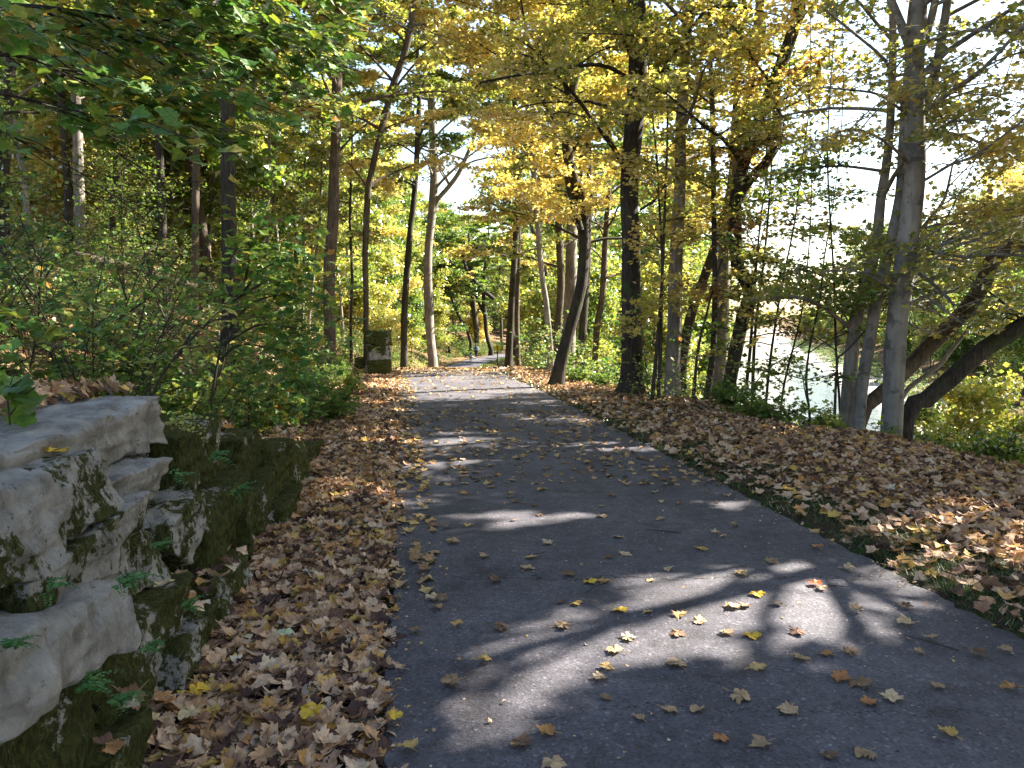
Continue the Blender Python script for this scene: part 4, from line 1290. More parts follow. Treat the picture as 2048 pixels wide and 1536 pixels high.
SH = [shrub_mesh(501, 9, 1.9, .10, TOV, L_SHRUB, 'shrub', 'a'), shrub_mesh(502, 7, 2.4, .095, TOV, L_SHRUB, 'shrub', 'b'), shrub_mesh(503, 8, 1.4, .12, TM1, L_NEAR, 'shrub', 'c'),
      shrub_mesh(504, 8, 2.0, .07, TOV, L_PALE, 'shrub', 'd', dens=8), shrub_mesh(505, 7, .8, .08, TM1, L_GREEN, 'low_shrub', 'e', dens=20)]
SL = ['tangled green brush shrub on the bank above the stone wall', 'tall thin stemmed brush shrub above the stone wall', 'maple leaved shrub with broad green leaves above the stone wall', 'shrub with pale yellow oval leaves above the stone wall', 'low dark green shrub at the foot of the left bank']
SG = 'brush on the left bank'
SCL = 1.0
placed = []
SCL = .64
scatter(60, (-9.5, -1.8), (4.0, 12), SH, (4, 5, 4, .6, 1), SL, SG, .5, lambda x, y: -7.2 < x - cxf(y) < -3.35)
SCL = .8
scatter(44, (-14, -2.5), (12, 28), SH, (4, 4, 4, .6, 4), [q.replace('above the stone wall', 'on the slope past the stone wall').replace('at the foot of', 'up on') for q in SL], SG + ' farther up', .9, lambda x, y: -11 < x - cxf(y) < -3.4)
scatter(14, (-6, -2.5), (9.8, 22), SH, (1, 0, 1, 0, 6), [q.replace('above the stone wall', 'close to the litter strip past the wall').replace('at the foot of the left bank', 'beside the litter strip') for q in SL], SG + ' at its foot', .6, lambda x, y: -3.5 < x - cxf(y) < -2.75)
SCL = 1.0
SR = ['leafy green shrub on the creek bank right of the path', 'tall thin stemmed shrub on the creek bank', 'broad leaved shrub on the creek bank', 'pale yellow shrub on the creek bank', 'low green plants at the feet of the bank trees']
placed = []
scatter(26, (3, 11), (7.5, 15), SH, (5, 2, 4, 1, 4), SR, 'shrubs on the creek bank', .8, lambda x, y: x - cxf(y) > np.clip(6.9 - .2 * y, 3, 6.6) + .7 and 1024 + F * x / y > 1790)
scatter(26, (.5, 7), (15.5, 26), SH, (3, 0, 3, 1, 8), [q + ' farther up the path' for q in SR], 'shrubs on the creek bank farther up', .6, lambda x, y: np.clip(6.9 - .2 * y, 3, 6.6) - .3 < x - cxf(y) < 7 and 1024 + F * x / y < 1440)
scatter(10, (4, 8), (11, 14), SH, (0, 0, 0, 0, 5), ['low green plant by the beech foot'] * 5, 'low plants around the beech foot', .4, lambda x, y: np.clip(6.9 - .2 * y, 3, 6.6) - .1 < x - cxf(y) < np.clip(6.9 - .2 * y, 3, 6.6) + .9)
scatter(60, (16, 90), (30, 170), SH, (4, 3, 4, 1, 0), ['green shrub lining the far creek bank'] * 5, 'shrubs lining the far creek bank', 1.3, lambda x, y: river_x(y) + 7.5 < x < river_x(y) + 12 and infr(x, y, 60))
FS = ['far green shrub along the path dip'] * 5
scatter(40, (-16, 12), (36, 112), SH, (4, 2, 4, 1, 0), FS, 'far shrubs along the path dip', 1.2, lambda x, y: 2.6 < abs(x - cxf(y)) < 8 and not (890 < 1024 + F * x / y < 1062))
scatter(70, (-22, 8), (97, 118), SH, (5, 2, 5, 0, 0), ['dark green shrub on the far side of the path bend'] * 5, 'shrubs behind the walkers', .8, lambda x, y: -9 < x - cxf(y) < -2.4)
for r_ in SH:
    if r_.name not in used:
        put(r_, -7, 14, SL[0], SG)


def sprig(name, label, stems, leafm, temps, leaf, n_per, Yd, group=None, twig=TWIG, seed=1, cat='shrub', wpx=5, jit=.05, up=(0, -.2, 1)):
    """plant traced in the photograph: several thin stems with leaves towards their ends"""
    rg = np.random.default_rng(seed)
    b = at(stems[0][0][0], stems[0][0][1], Yd)
    root = thing(name, label, cat, tuple(b), group)
    acc = Acc(); P = []; Nn = []
    for st in stems:
        lp = catmull([at(u, v, Yd + (d if len(q) > 2 else 0)) for q in st for (u, v, d) in [(*q, 0)[:3]]], .05)
        acc.add(*tube(lp, np.linspace(wpx / 2 / F * Yd, .0015, len(lp)), 5, .05, rg))
        n = int(n_per)
        j = (rg.uniform(.45, 1, n) * (len(lp) - 1)).astype(int)
        P.append(lp[j] + rg.normal(0, jit, (n, 3)))
        Nn.append(np.array(up, float) + rg.normal(0, .35, (n, 3)))
    V_, T_ = acc.get()
    part('stems', V_, T_, twig, root, smooth_=True)
    P, Nn = np.concatenate(P), np.concatenate(Nn)
    V_, T_ = place_leaves(P, Nn, leaf * rg.uniform(.7, 1.2, len(P)), temps, rg)
    part('foliage', V_, T_, leafm, root)


sprig('shrub', 'arching shrub stem with pale yellow and buff oval leaves, in front of the brush', [[(300, 800), (330, 740), (390, 670), (450, 610), (490, 560)], [(330, 740), (370, 700), (420, 690)], [(360, 700), (400, 650), (440, 660)], [(300, 800), (300, 740), (290, 700)],
      [(380, 680), (430, 640), (500, 640)]], L_PALE, TOV, .085, 13, 5.2, seed=21, wpx=6)
sprig('shrub', 'slender bush with a spray of rounded green leaves reaching over the path edge', [[(420, 820), (440, 700), (470, 600), (520, 520), (580, 470)], [(450, 670), (500, 610), (570, 590), (660, 610)], [(470, 600), (540, 560), (600, 560), (660, 560)], [(440, 720), (480, 690), (560, 700), (620, 720)],
      [(490, 560), (500, 500), (480, 440)], [(480, 590), (540, 530), (640, 520)], [(445, 690), (520, 650), (600, 660), (670, 680)]], L_NEAR, TM1, .10, 90, 6.6, seed=22, wpx=6, jit=.17)
sprig('maple_seedling', 'small green maple seedling at the left picture edge above the wall', [[(20, 850), (15, 780), (30, 745)], [(20, 830), (50, 790), (75, 770)], [(15, 800), (-10, 770), (-20, 740)]], L_GREEN, TM0H, .115, 4, 2.9, seed=23, wpx=4, jit=.035, up=(0, -.7, 1), cat='seedling')
for k, (u0, v0, u1, v1, yy_) in enumerate(((150, 770, 200, 560, 5.5), (240, 780, 330, 430, 6), (180, 760, 290, 520, 6.2), (420, 810, 480, 560, 7), (60, 740, 90, 420, 6.5), (290, 790, 350, 560, 5.8), (110, 760, 60, 520, 6))):
    sprig('shrub', ['leaning thin bare stem in the brush above the pale blocks', 'tall thin bare stem rising out of the brush', 'thin grey stem slanting right over the long capstone', 'thin stem beside the mossy wall blocks', 'thin upright stem at the far left of the brush',
                    'pale thin stem rising behind the long capstone', 'thin stem leaning left out of the brush'][k],
          [[(u0, v0), ((u0 * 2 + u1) / 3 + 6, (v0 * 2 + v1) / 3), (u1, v1), (u1 + (u1 - u0) * .4, v1 - 90)], [((u0 + u1) / 2, (v0 + v1) / 2), (u1 + 60, v1 + 40)], [((u0 + u1 * 2) / 3, (v0 + 2 * v1) / 3), (u1 - 70, v1 - 30)]],
          L_SHRUB, TOV, .08, 16, yy_, seed=30 + k, wpx=4.5, jit=.10, group='thin stems in the near brush')


def fern(label, u, v, s, size, seed, leafm=None):
    k = (u - 1024) / F
    Y_ = (1.5 + s) / (k + .135)
    b = at(u, v, Y_)
    rg = np.random.default_rng(seed)
    root = thing('fern', label, 'fern', tuple(b), 'small ferns growing out of the stone wall')
    P = []; Nn = []; acc = Acc(); sp = []; sz = []
    for q in range(6):
        az = rg.uniform(.2, 2.9)
        lp = limb_path(b + rg.normal(0, .008, 3), az, rg.uniform(0, .9), size * rg.uniform(.6, 1.1), rg, droop=1.1, k=9, wob=.05)
        acc.add(*tube(lp, np.linspace(.0015, .0006, 9), 3))
        for j in range(1, 9):
            d = lp[j] - lp[j - 1]
            side = np.cross(d, [0, 0, 1.]); side /= np.linalg.norm(side) + 1e-9
            for sg in (-1, 1):
                l_ = size * .26 * (1 - j / 10.)
                P.append(lp[j] + side * sg * l_ * .5); Nn.append(np.array([0, -.2, 1.]) + rg.normal(0, .2, 3)); sz.append(l_ * 1.1)
    V_, T_ = acc.get()
    part('stalks', V_, T_, TWIG, root)
    V_, T_ = place_leaves(np.array(P), np.array(Nn), np.array(sz), TOV, rg)
    part('fronds', V_, T_, leafm or L_FERN, root)


for k, (lb, u, v, s_, sz_) in enumerate((('bright little fern on the mossy face of the tall block', 425, 915, -2.66, .17), ('fern at the right end of the low pale jutting block', 245, 1165, -2.46, .13), ('fern low on the streaky slab by the pale wedge', 355, 955, -2.6, .12),
                                         ('fern in the joint under the low pale jutting block', 165, 1375, -2.48, .14), ('fern on the mossy ledge under the buff leaf', 292, 1302, -2.45, .10), ('tiny fern beside the dark hollow', 318, 1095, -2.5, .09),
                                         ('fern at the foot of the wall among leaves', 235, 1400, -2.42, .12), ('small fern in the joint at the left picture edge', 12, 1300, -2.5, .09), ('fern near the base by the rounded mossy stone', 370, 1215, -2.42, .11),
                                         ('fern in the crack above the low pale block', 100, 1178, -2.55, .09), ('trailing fern on the streaked mossy block', 470, 985, -2.52, .16))):
    fern(lb, u, v, s_ + .06, sz_, 80 + k)
fern('tuft of yellowing grass blades between the long capstone and the tall mossy block', 345, 850, -2.66, .22, 97, L_PALE)

# ------------------------------------------------------------------ leaf litter, undergrowth and grass (uncountable)
rg = np.random.default_rng(99)


def strip_points(n, s0, s1, y0, y1, pw=1.0):
    y = y0 + (y1 - y0) * rg.random(n) ** pw
    s = rg.uniform(s0, s1, n)
    return s + cxf(y), y, s


def litter(name, sets, mat_, mn=.35, kind='stuff'):
    acc = Acc()
    for (x, y, zoff, size, tp) in sets:
        z = ground_h(x, y) + zoff
        dx = (ground_h(x + .15, y) - ground_h(x - .15, y)) / .3
        dyv = (ground_h(x, y + .15) - ground_h(x, y - .15)) / .3
        dx = np.clip(dx, -.8, .8); dyv = np.clip(dyv, -.8, .8)
        n = np.stack([-dx, -dyv, np.ones(len(x))], -1) + rg.normal(0, mn, (len(x), 3))
        acc.add(*place_leaves(np.stack([x, y, z], -1), n, size, tp, rg))
    V_, T_ = acc.get()
    return tag(mesh_np(name, V_, T_, mat_), kind=kind)


sets = []
# left strip between wall and asphalt
x, y, s = strip_points(9500, -2.75, -1.52, 1.6, 9, .9)
k = rg.random(len(x)) < np.clip((-1.55 - s) / .12, .03, 1)
x, y = x[k], y[k]
sets.append((x, y, rg.uniform(.0, .05, len(x)), rg.uniform(.055, .125, len(x)), TM0[:-1]))
x, y, s = strip_points(9000, -3.0, -1.58, 9, 26)
sets.append((x, y, rg.uniform(.0, .05, len(x)), rg.uniform(.07, .125, len(x)), TM1))
# behind and over the wall
x, y, s = strip_points(3800, -4.6, -3.12, 1.6, 9)
sets.append((x, y, rg.uniform(.0, .06, len(x)), rg.uniform(.06, .125, len(x)), TM0[:-1]))
n_ = 420
y = rg.uniform(2.9, 4.15, n_); s = -3.66 + .62 * rg.random(n_) ** 1.5 + .10 * np.sin(y * 5)
x = s + cxf(y)
sets.append((x, y, 1.235 + rg.uniform(0, .035, n_) - ground_h(x, y), rg.uniform(.06, .12, n_), TM0[:-1]))
for (a0, a1, b0, b1, zt, n_) in ((1.6, 2.6, -3.2, -2.95, 1.14, 60), (5.4, 6.2, -3.2, -2.8, .80, 50), (7.0, 9.0, -3.1, -2.6, .36, 160), (2.5, 3.4, -2.85, -2.6, .47, 16), (3.5, 4.5, -2.75, -2.45, .26, 50), (2.0, 2.7, -2.8, -2.4, .27, 24)):
    y = rg.uniform(a0, a1, n_); s = rg.uniform(b0, b1, n_); x = s + cxf(y)
    sets.append((x, y, zt + rg.uniform(0, .02, n_) - ground_h(x, y), rg.uniform(.05, .10, n_), TM0[:-1]))
litter('fallen_leaves', sets, L_LITTER)
sets = []
x, y, s = strip_points(16000, -16, -3.0, 9, 50)
sets.append((x, y, rg.uniform(.0, .06, len(x)), rg.uniform(.09, .16, len(x)), TM1))
x, y, s = strip_points(14000, -6, -1.4, 22, 60)
sets.append((x, y, rg.uniform(.0, .05, len(x)), rg.uniform(.09, .15, len(x)), TQ))
litter('fallen_leaves', sets, L_LITTER)
sets = []
x, y, s = strip_points(26000, 1.62, 7.2, 2.4, 12, .8)
bare = vnoise(x, y, 2.1) * .25 + rg.normal(0, .12, len(x))
k = rg.random(len(x)) < np.clip((s - 1.65) / 1.5 + bare + .05, .06, 1)
x, y = x[k], y[k]
sets.append((x, y, rg.uniform(.0, .06, len(x)), rg.uniform(.06, .125, len(x)), TM0[:-1]))
x, y, s = strip_points(24000, 1.62, 8, 12, 27)
k = rg.random(len(x)) < np.clip((s - 1.6) / .7 + .1, .1, 1)
x, y = x[k], y[k]
sets.append((x, y, rg.uniform(.0, .06, len(x)), rg.uniform(.07, .125, len(x)), TM1))
x, y, s = strip_points(12000, 1.6, 9, 26, 60)
sets.append((x, y, rg.uniform(.0, .05, len(x)), rg.uniform(.09, .15, len(x)), TQ))
litter('fallen_leaves', sets, L_LITTER)
# dense far part of the path: too many to be single things
x, y, s = strip_points(330, -1.58, 1.58, 13, 23, .8)
sets = [(x, y, rg.uniform(.05, .07, len(x)), rg.uniform(.07, .12, len(x)), TM1)]
x, y, s = strip_points(2600, -1.58, 1.58, 23, 38, .7)
sets.append((x, y, rg.uniform(.05, .07, len(x)), rg.uniform(.08, .13, len(x)), TM1))
x, y, s = strip_points(560, -1.58, 1.58, 7.5, 14)
sets.append((x, y, rg.uniform(.05, .06, len(x)), rg.uniform(.06, .11, len(x)), TM1))
x, y, s = strip_points(260, -1.58, -1.3, 4, 22)
sets.append((x, y, rg.uniform(.05, .07, len(x)), rg.uniform(.07, .12, len(x)), TM1))
litter('fallen_leaves', sets, L_PATHSTUFF, .22)


# crumbs of leaf and soil ground into the asphalt, thicker at its edges, and twigs among the litter
x, y, s = strip_points(9000, -1.58, 1.58, 2, 16)
k = rg.random(len(x)) < .06 + np.exp(-(1.58 - np.abs(s)) / .12)
x, y = x[k], y[k]
litter('leaf_crumbs', [(x, y, rg.uniform(.05, .056, len(x)), rg.uniform(.008, .026, len(x)), TQ)], L_LITTER, .2)
acc = Acc()
for (s0_, s1_, n_, y1_) in ((-2.7, -1.6, 90, 14), (1.7, 6, 220, 18), (-1.5, 1.5, 22, 12), (-5, -3.3, 60, 12)):
    x, y, s = strip_points(n_, s0_, s1_, 2, y1_)
    zz_ = ground_h(x, y) + np.where(np.abs(s) < 1.6, .05, .045)
    for i_ in range(n_):
        a_ = rg.uniform(0, 6.28); l_ = rg.uniform(.06, .35)
        q_ = np.array([x[i_], y[i_], zz_[i_]])
        d_ = np.array([math.cos(a_), math.sin(a_), rg.normal(.02, .04)]) * l_
        acc.add(*tube(np.array([q_, q_ + d_ * .5 + rg.normal(0, .012, 3) * [1, 1, .3], q_ + d_]), [.004, .003, .002], 4))
V_, T_ = acc.get()
tag(mesh_np('twigs', V_, T_, TWIG), kind='stuff')


def greenery(name, x, y, hmax, size, tp, mat_, ground=True):
    h = rg.random(len(x)) ** 1.3 * hmax
    z = ground_h(x, y) + h
    n = np.tile([0, 0, 1.], (len(x), 1)) + rg.normal(0, .5, (len(x), 3))
    V_, T_ = place_leaves(np.stack([x, y, z], -1), n, size, tp, rg)
    return tag(mesh_np(name, V_, T_, mat_), kind='stuff')


def clumpy(n, s0, s1, y0, y1, sc_=1.3, thr=.15):
    x, y, s = strip_points(n, s0, s1, y0, y1)
    k = vnoise(x, y, sc_) + rg.normal(0, .25, n) > thr
    return x[k], y[k]


x, y = clumpy(26000, -8, -2.85, 6, 26)
greenery('undergrowth', x, y, .55, rg.uniform(.04, .09, len(x)), TOV, L_SHRUB)
x, y = clumpy(30000, -22, -3.5, 18, 60, .6, 0)
greenery('undergrowth', x, y, .9, rg.uniform(.08, .16, len(x)), TQ, L_GREEN)
x, y = clumpy(16000, 2.9, 9, 14, 30, 1.1, .05)
greenery('undergrowth', x, y, .55, rg.uniform(.05, .10, len(x)), TOV, L_SHRUB)
x, y = clumpy(9000, 5.2, 12, 7, 14, 1.1, -.2)
greenery('undergrowth', x, y, .7, rg.uniform(.06, .12, len(x)), TOV, L_GREEN)
x, y = clumpy(30000, -9, 14, 40, 112, .5, .1)
k = (np.abs(x - cxf(y)) > 2.0) & ~((x > cxf(y)) & (x < cxf(y) + 7) & (y > 45))
greenery('undergrowth', x[k], y[k], .9, rg.uniform(.12, .25, int(k.sum())), TQ, L_GREEN)
x, y = clumpy(12000, 1.75, 8, 45, 112, .5, -.3)
greenery('undergrowth', x, y, .25, rg.uniform(.10, .18, len(x)), TQ, L_GREEN)
# grass and moss fringe at both path edges
TB = [(np.array([[-.06, 0, 0], [.06, 0, 0], [.10 * q, .12 * q, 1]], float), np.array([[0, 1, 2]])) for q in (-1.5, 0, 2)]


def blades(n, s0, s1, y0, y1, h0, h1, nm='grass', pw=1.0):
    x, y, s = strip_points(n, s0, s1, y0, y1, pw)
    k = vnoise(x, y, 3.1) + rg.normal(0, .5, n) > -.35
    x, y = x[k], y[k]
    m_ = len(x)
    P = np.stack([x, y, ground_h(x, y) - .003], -1)
    acc = Acc()
    th = rg.uniform(0, 6.28, m_)
    h = rg.uniform(h0, h1, m_)
    X = np.stack([np.cos(th), np.sin(th), 0 * th], -1); Yv = np.stack([-np.sin(th), np.cos(th), 0 * th], -1)
    pick = rg.integers(0, 3, m_)
    for q, (TV, TT) in enumerate(TB):
        s_ = pick == q
        hh_ = h[s_][:, None]
        V_ = P[s_][:, None, :] + hh_[:, :, None] * (TV[None, :, 0:1] * X[s_][:, None] * 1.3 + TV[None, :, 1:2] * 4 * Yv[s_][:, None] + TV[None, :, 2:3] * np.array([0, 0, 1.]))
        acc.add(V_.reshape(-1, 3), (TT[None] + (np.arange(int(s_.sum())) * 3)[:, None, None]).reshape(-1, 3))
    V_, T_ = acc.get()
    return tag(mesh_np(nm, V_, T_, GRASS), kind='stuff')


blades(60000, 1.60, 2.6, 2.4, 13, .015, .05)
blades(16000, 1.60, 2.3, 13, 30, .02, .06)
blades(16000, -1.72, -1.57, 1.8, 20, .01, .035)
blades(14000, 2.4, 5.5, 2.5, 12, .02, .06)

# ------------------------------------------------------------------ leaves lying on the asphalt: each one a thing
LM = []
def crumple(TV, sd_):
    r2 = np.random.default_rng(sd_)
    W = TV.copy()
    W[:, :2] *= r2.uniform(.8, 1.12, (len(W), 2)) * r2.uniform(.85, 1.1)
    W[:, 0] *= r2.uniform(.78, 1.1)
    W[:, 2] = W[:, 2] * .55 + r2.normal(0, .035, len(W)) + .10 * np.sin(W[:, 0] * 6 + sd_) * W[:, 1]
    return W


for k, (TV, TT) in enumerate([(crumple(a_, q_), b_) for q_ in range(3) for a_, b_ in TM0] + [curled(mirror(OV), .6, -.4, 0), curled(mirror(R1), .5, .4, 0)]):
    me = bpy.data.meshes.new('maple_leaf')
    me.from_pydata([tuple(v) for v in TV - [0, 0, TV[:, 2].min()]], [], [tuple(int(q) for q in t_) for t_ in TT])
    me.materials.append(L_PATHLEAF)
    LM.append(me)


def one_leaf(x, y, size, label, group='maple leaves lying on the asphalt', mat_=None, z=None, tilt=.08, mi=None, rz=None):
    me = LM[random.randrange(len(LM) - 1) if mi is None else mi]
    if mat_ is not None:
        me = me.copy(); me.materials.clear(); me.materials.append(mat_)
    o = bpy.data.objects.new('maple_leaf', me)
    C.objects.link(o)
    zz_ = pzf(y) + .018 + .004 if z is None else z
    o.location = (x, y, zz_)
    o.scale = (size,) * 3
    o.rotation_euler = (random.gauss(0, tilt), random.gauss(0, tilt), random.uniform(0, 6.28) if rz is None else rz)
    tag(o, label, 'leaf', group)
    return o


def gnd(u, v, z=.02):
    d = ray(u, v)
    t_ = (z - CAMH) / d[2]
    return d[0] * t_, d[1] * t_


sp = [(1048, 1483), (1100, 1465), (1210, 1395), (905, 1362), (1202, 1355), (1213, 1333), (1480, 1393), (1580, 1425), (1275, 1437), (1342, 1424), (1390, 1424), (1435, 1475), (1518, 1490), (1675, 1355), (1718, 1367), (1732, 1408),
      (1875, 1372), (2018, 1380), (1892, 1470), (1730, 1510), (1665, 1516), (1520, 1337), (1600, 1320), (1697, 1305), (1843, 1303), (1860, 1274), (1955, 1307), (2010, 1303), (1713, 1218), (1808, 1245), (1807, 1213), (1450, 1268), (1590, 1265),
      (1365, 1232), (1397, 1247), (1290, 1225), (1125, 1250), (1000, 1252), (1120, 1208), (1150, 1206), (870, 1195), (832, 1262), (912, 1250), (803, 1335), (970, 1320), (1640, 1180), (1205, 1165), (1545, 1123), (1640, 1092), (1405, 1100),
      (1215, 1113), (1060, 1115), (965, 1113), (985, 1160), (1055, 1135), (1300, 1160), (1100, 1085), (1360, 1272), (1655, 1310), (1780, 1400), (880, 1200), (910, 1085), (1245, 1110), (1130, 1148), (1480, 1145), (1560, 1210), (1340, 1140),
      (1700, 1140), (1490, 1212), (1460, 1213), (1350, 1330), (820, 1492), (775, 1405), (783, 1437), (1110, 1530)]
special = [((1515, 1190), L_GOLD, 'golden leaf on the far sun patch of the asphalt, lower left of the red one'), ((1630, 1168), L_RED, 'bright orange red leaf glowing on the sunlit asphalt'), ((1505, 1273), L_GOLD, 'golden leaf with long stem below the large sun patch'),
           ((1240, 1222), L_GOLD, 'golden leaf just above the brightest sun patch'), ((1230, 1303), L_TAN, 'pale cream leaf at the lower rim of the brightest sun patch'), ((1255, 1277), L_TAN, 'pale leaf sitting on the brightest sun patch'),
           ((905, 1083), L_GOLD, 'yellow leaf near the left path edge above the long crack'), ((1180, 1165), L_GOLD, 'golden leaf lying by the long crack across the path')]
for (u, v), mt, lb in special:
    x, y = gnd(u, v)
    one_leaf(x, y, .10, lb, None, mt, tilt=.05, mi=0)
for i, (u, v) in enumerate(sp):
    x, y = gnd(u + random.uniform(-6, 6), v + random.uniform(-3, 3))
    one_leaf(x, y, random.uniform(.07, .12), 'dry tan brown maple leaf on the near asphalt', 'dry leaves on the near asphalt', tilt=.10)
n = 0
cnt = 0
while cnt < 205:
    y = 5.4 + 8.6 * random.random() ** .8
    s = random.uniform(-1.56, 1.56)
    one_leaf(s + float(cxf(y)), y, random.uniform(.06, .115), 'dry tan brown maple leaf farther along the asphalt', 'dry leaves farther along the asphalt', tilt=.10)
    cnt += 1
# singled-out leaves on stones and in the litter
for (u, v, Y_, sz_, mt, lb) in ((80, 905, 2.72, .13, L_GOLD, 'large golden leaf lying on top of the moss patched block'), (118, 902, 2.8, .08, L_GOLD, 'small golden leaf beside the large one on the block top'), (190, 803, 3.9, .11, L_GOLD, 'curled yellow leaf on the flat top of the long capstone'),
                                (325, 1168, 2.98, .09, L_TAN, 'buff leaf on the ledge of the green mossy block'), (50, 893, 2.95, .10, L_TAN, 'dull buff leaf at the back of the block top')):
    p = at(u, v, Y_)
    one_leaf(p[0], p[1], sz_, lb, None, mt, z=p[2], mi=0)
for (u, v, mt, sz_, lb) in ((570, 1270, L_PGREEN, .10, 'pale grey green leaf lying on the brown litter strip'), (395, 1385, L_GOLD, .12, 'spotted gold leaf in the litter near the wall foot'), (625, 1425, L_GOLD, .12, 'yellow leaf with a pale stem in the lower litter strip'),
                            (298, 1445, L_TAN, .12, 'buff pointed leaf beside the lowest mossy stones'), (380, 1430, L_TAN, .11, 'pair like buff leaf below the spotted gold one'), (790, 1433, L_GOLD, .07, 'small gold leaf on the left asphalt edge')):
    x, y = gnd(u, v, .07)
    one_leaf(x, y, sz_, lb, None, mt, z=.075, mi=0)

# ------------------------------------------------------------------ fallen log, far objects
lg = thing('fallen_log', 'grey fallen log lying across the left slope', 'log', tuple(at(171, 522, 17)))
lp = catmull([at(150, 515, 17), at(250, 535, 17.3), at(330, 556, 17.6), at(392, 576, 18)], .3)
V_, T_ = tube(lp, np.linspace(.13, .09, len(lp)), 10, .08, rg)
part('trunk', V_, T_, BARK2, lg, smooth_=True)
V_, T_ = tube(np.array([at(300, 549, 17.5), at(312, 520, 17.4), at(330, 500, 17.4)]), [.03, .02, .01], 6)
part('branch', V_, T_, BARK2, lg, smooth_=True)

pl = thing('pole', 'thin dark pole standing beside the grey forked trunk', 'pole', tuple(at(868, 724, 37)))
V_, T_ = tube(np.array([at(868, 728, 37), at(868, 700, 37), at(868, 668, 37)]), [.05, .05, .045], 10)
part('shaft', V_, T_, flat_mat('pole_dark', (.02, .022, .025)), pl)
V_, T_ = tube(np.array([at(868, 669, 37), at(868, 667.5, 37), at(868, 666.6, 37)]), [.065, .06, .02], 10)
part('cap', V_, T_, flat_mat('pole_cap', (.03, .03, .032)), pl)

# winding road sign
SY = 72.0
sb = at(995, 723, SY)
sz0 = gz(sb[0], SY)
sg = thing('road_sign', 'yellow diamond winding road sign on a dark post beside the path', 'road sign', (sb[0], SY, sz0))
YEL = flat_mat('sign_yellow', (.75, .52, .02), .45)
BLK = flat_mat('sign_black', (.012, .012, .012), .5)
PST = flat_mat('sign_post_green', (.02, .035, .035), .6)


def box(cx_, cy_, cz, dx, dy_, dz):
    V = np.array([[sx * dx / 2 + cx_, sy * dy_ / 2 + cy_, s3 * dz / 2 + cz] for s3 in (-1, 1) for sy in (-1, 1) for sx in (-1, 1)], float)
    T = np.array([[0, 2, 3, 1], [4, 5, 7, 6], [0, 1, 5, 4], [2, 6, 7, 3], [0, 4, 6, 2], [1, 3, 7, 5]])
    return V, T


top = at(995, 705, SY)[2]
V_, T_ = box(sb[0], SY + .03, (sz0 + top) / 2 - .1, .09, .05, top - sz0 + .7)
part('post', V_, T_, PST, sg)


def prism(outline, y, th):
    n = len(outline)
    V = np.array([[a, y, b] for a, b in outline] + [[a, y + th, b] for a, b in outline], float)
    return V, n


def poly_part(name, outline, y, th, mat_, root):
    bm = bmesh.new()
    loc = Vector(root.location)
    f = [bm.verts.new(Vector((a, y, b)) - loc) for a, b in outline]
    g = [bm.verts.new(Vector((a, y + th, b)) - loc) for a, b in outline]
    bm.faces.new(f); bm.faces.new(g[::-1])
    for i in range(len(f)):
        j = (i + 1) % len(f)
        bm.faces.new([f[i], g[i], g[j], f[j]])
    bmesh.ops.recalc_face_normals(bm, faces=bm.faces[:])
    me = bpy.data.meshes.new(name); bm.to_mesh(me); bm.free()
    me.materials.append(mat_)
    o = bpy.data.objects.new(name, me); C.objects.link(o); o.parent = root
    return o


sc0 = at(995, 696, SY)
R_ = .34
dia = lambda r: [(sc0[0] + r * math.sin(a + da), sc0[2] + r * math.cos(a + da)) for a in (0, math.pi / 2, math.pi, -math.pi / 2) for da in (-.07, .07)]
poly_part('panel', dia(R_), SY - .004, .006, YEL, sg)
bd_o, bd_i = dia(R_ - .02), dia(R_ - .036)
bm = bmesh.new(); loc = Vector(sg.location)
vo = [bm.verts.new(Vector((a, SY - .009, b)) - loc) for a, b in bd_o]; vi = [bm.verts.new(Vector((a, SY - .009, b)) - loc) for a, b in bd_i]
for i in range(8):
    bm.faces.new([vo[i], vo[(i + 1) % 8], vi[(i + 1) % 8], vi[i]])
me = bpy.data.meshes.new('border'); bm.to_mesh(me); bm.free(); me.materials.append(BLK)
o = bpy.data.objects.new('border', me); C.objects.link(o); o.parent = sg
# winding arrow: S-shaped stem and head pointing up
stem_ = catmull([np.array(p + (0,)) for p in ((.0, -.20), (.045, -.13), (.02, -.06), (-.05, -.01), (-.03, .06), (.01, .10))], .02)[:, :2]
dd = np.gradient(stem_, axis=0); dd /= np.linalg.norm(dd, axis=1)[:, None]
nn = np.stack([-dd[:, 1], dd[:, 0]], -1) * .042
arrow = [tuple(q + [sc0[0], sc0[2]]) for q in (stem_ + nn)] + [(sc0[0] - .085, sc0[2] + .11), (sc0[0] + .03, sc0[2] + .225), (sc0[0] + .095, sc0[2] + .08)] + [tuple(q + [sc0[0], sc0[2]]) for q in (stem_ - nn)[::-1]]
poly_part('arrow', arrow, SY - .014, .004, BLK, sg)


# ------------------------------------------------------------------ people and dog
def skin_obj(name, verts, edges, radii, mat_, parent, lvl=1, root_v=0):
    me = bpy.data.meshes.new(name)
    me.from_pydata([tuple(v) for v in verts], edges, [])
    o = bpy.data.objects.new(name, me)
    C.objects.link(o)
    o.parent = parent
    sk = o.modifiers.new('skin', 'SKIN')
    for i, r in enumerate(radii):
        d = me.skin_vertices[0].data[i]
        d.radius = (r, r) if not isinstance(r, tuple) else r
        d.use_root = (i == root_v)
    sk.use_smooth_shade = True
    ss = o.modifiers.new('sub', 'SUBSURF'); ss.levels = lvl; ss.render_levels = lvl + 1
    me.materials.append(mat_)
    return o


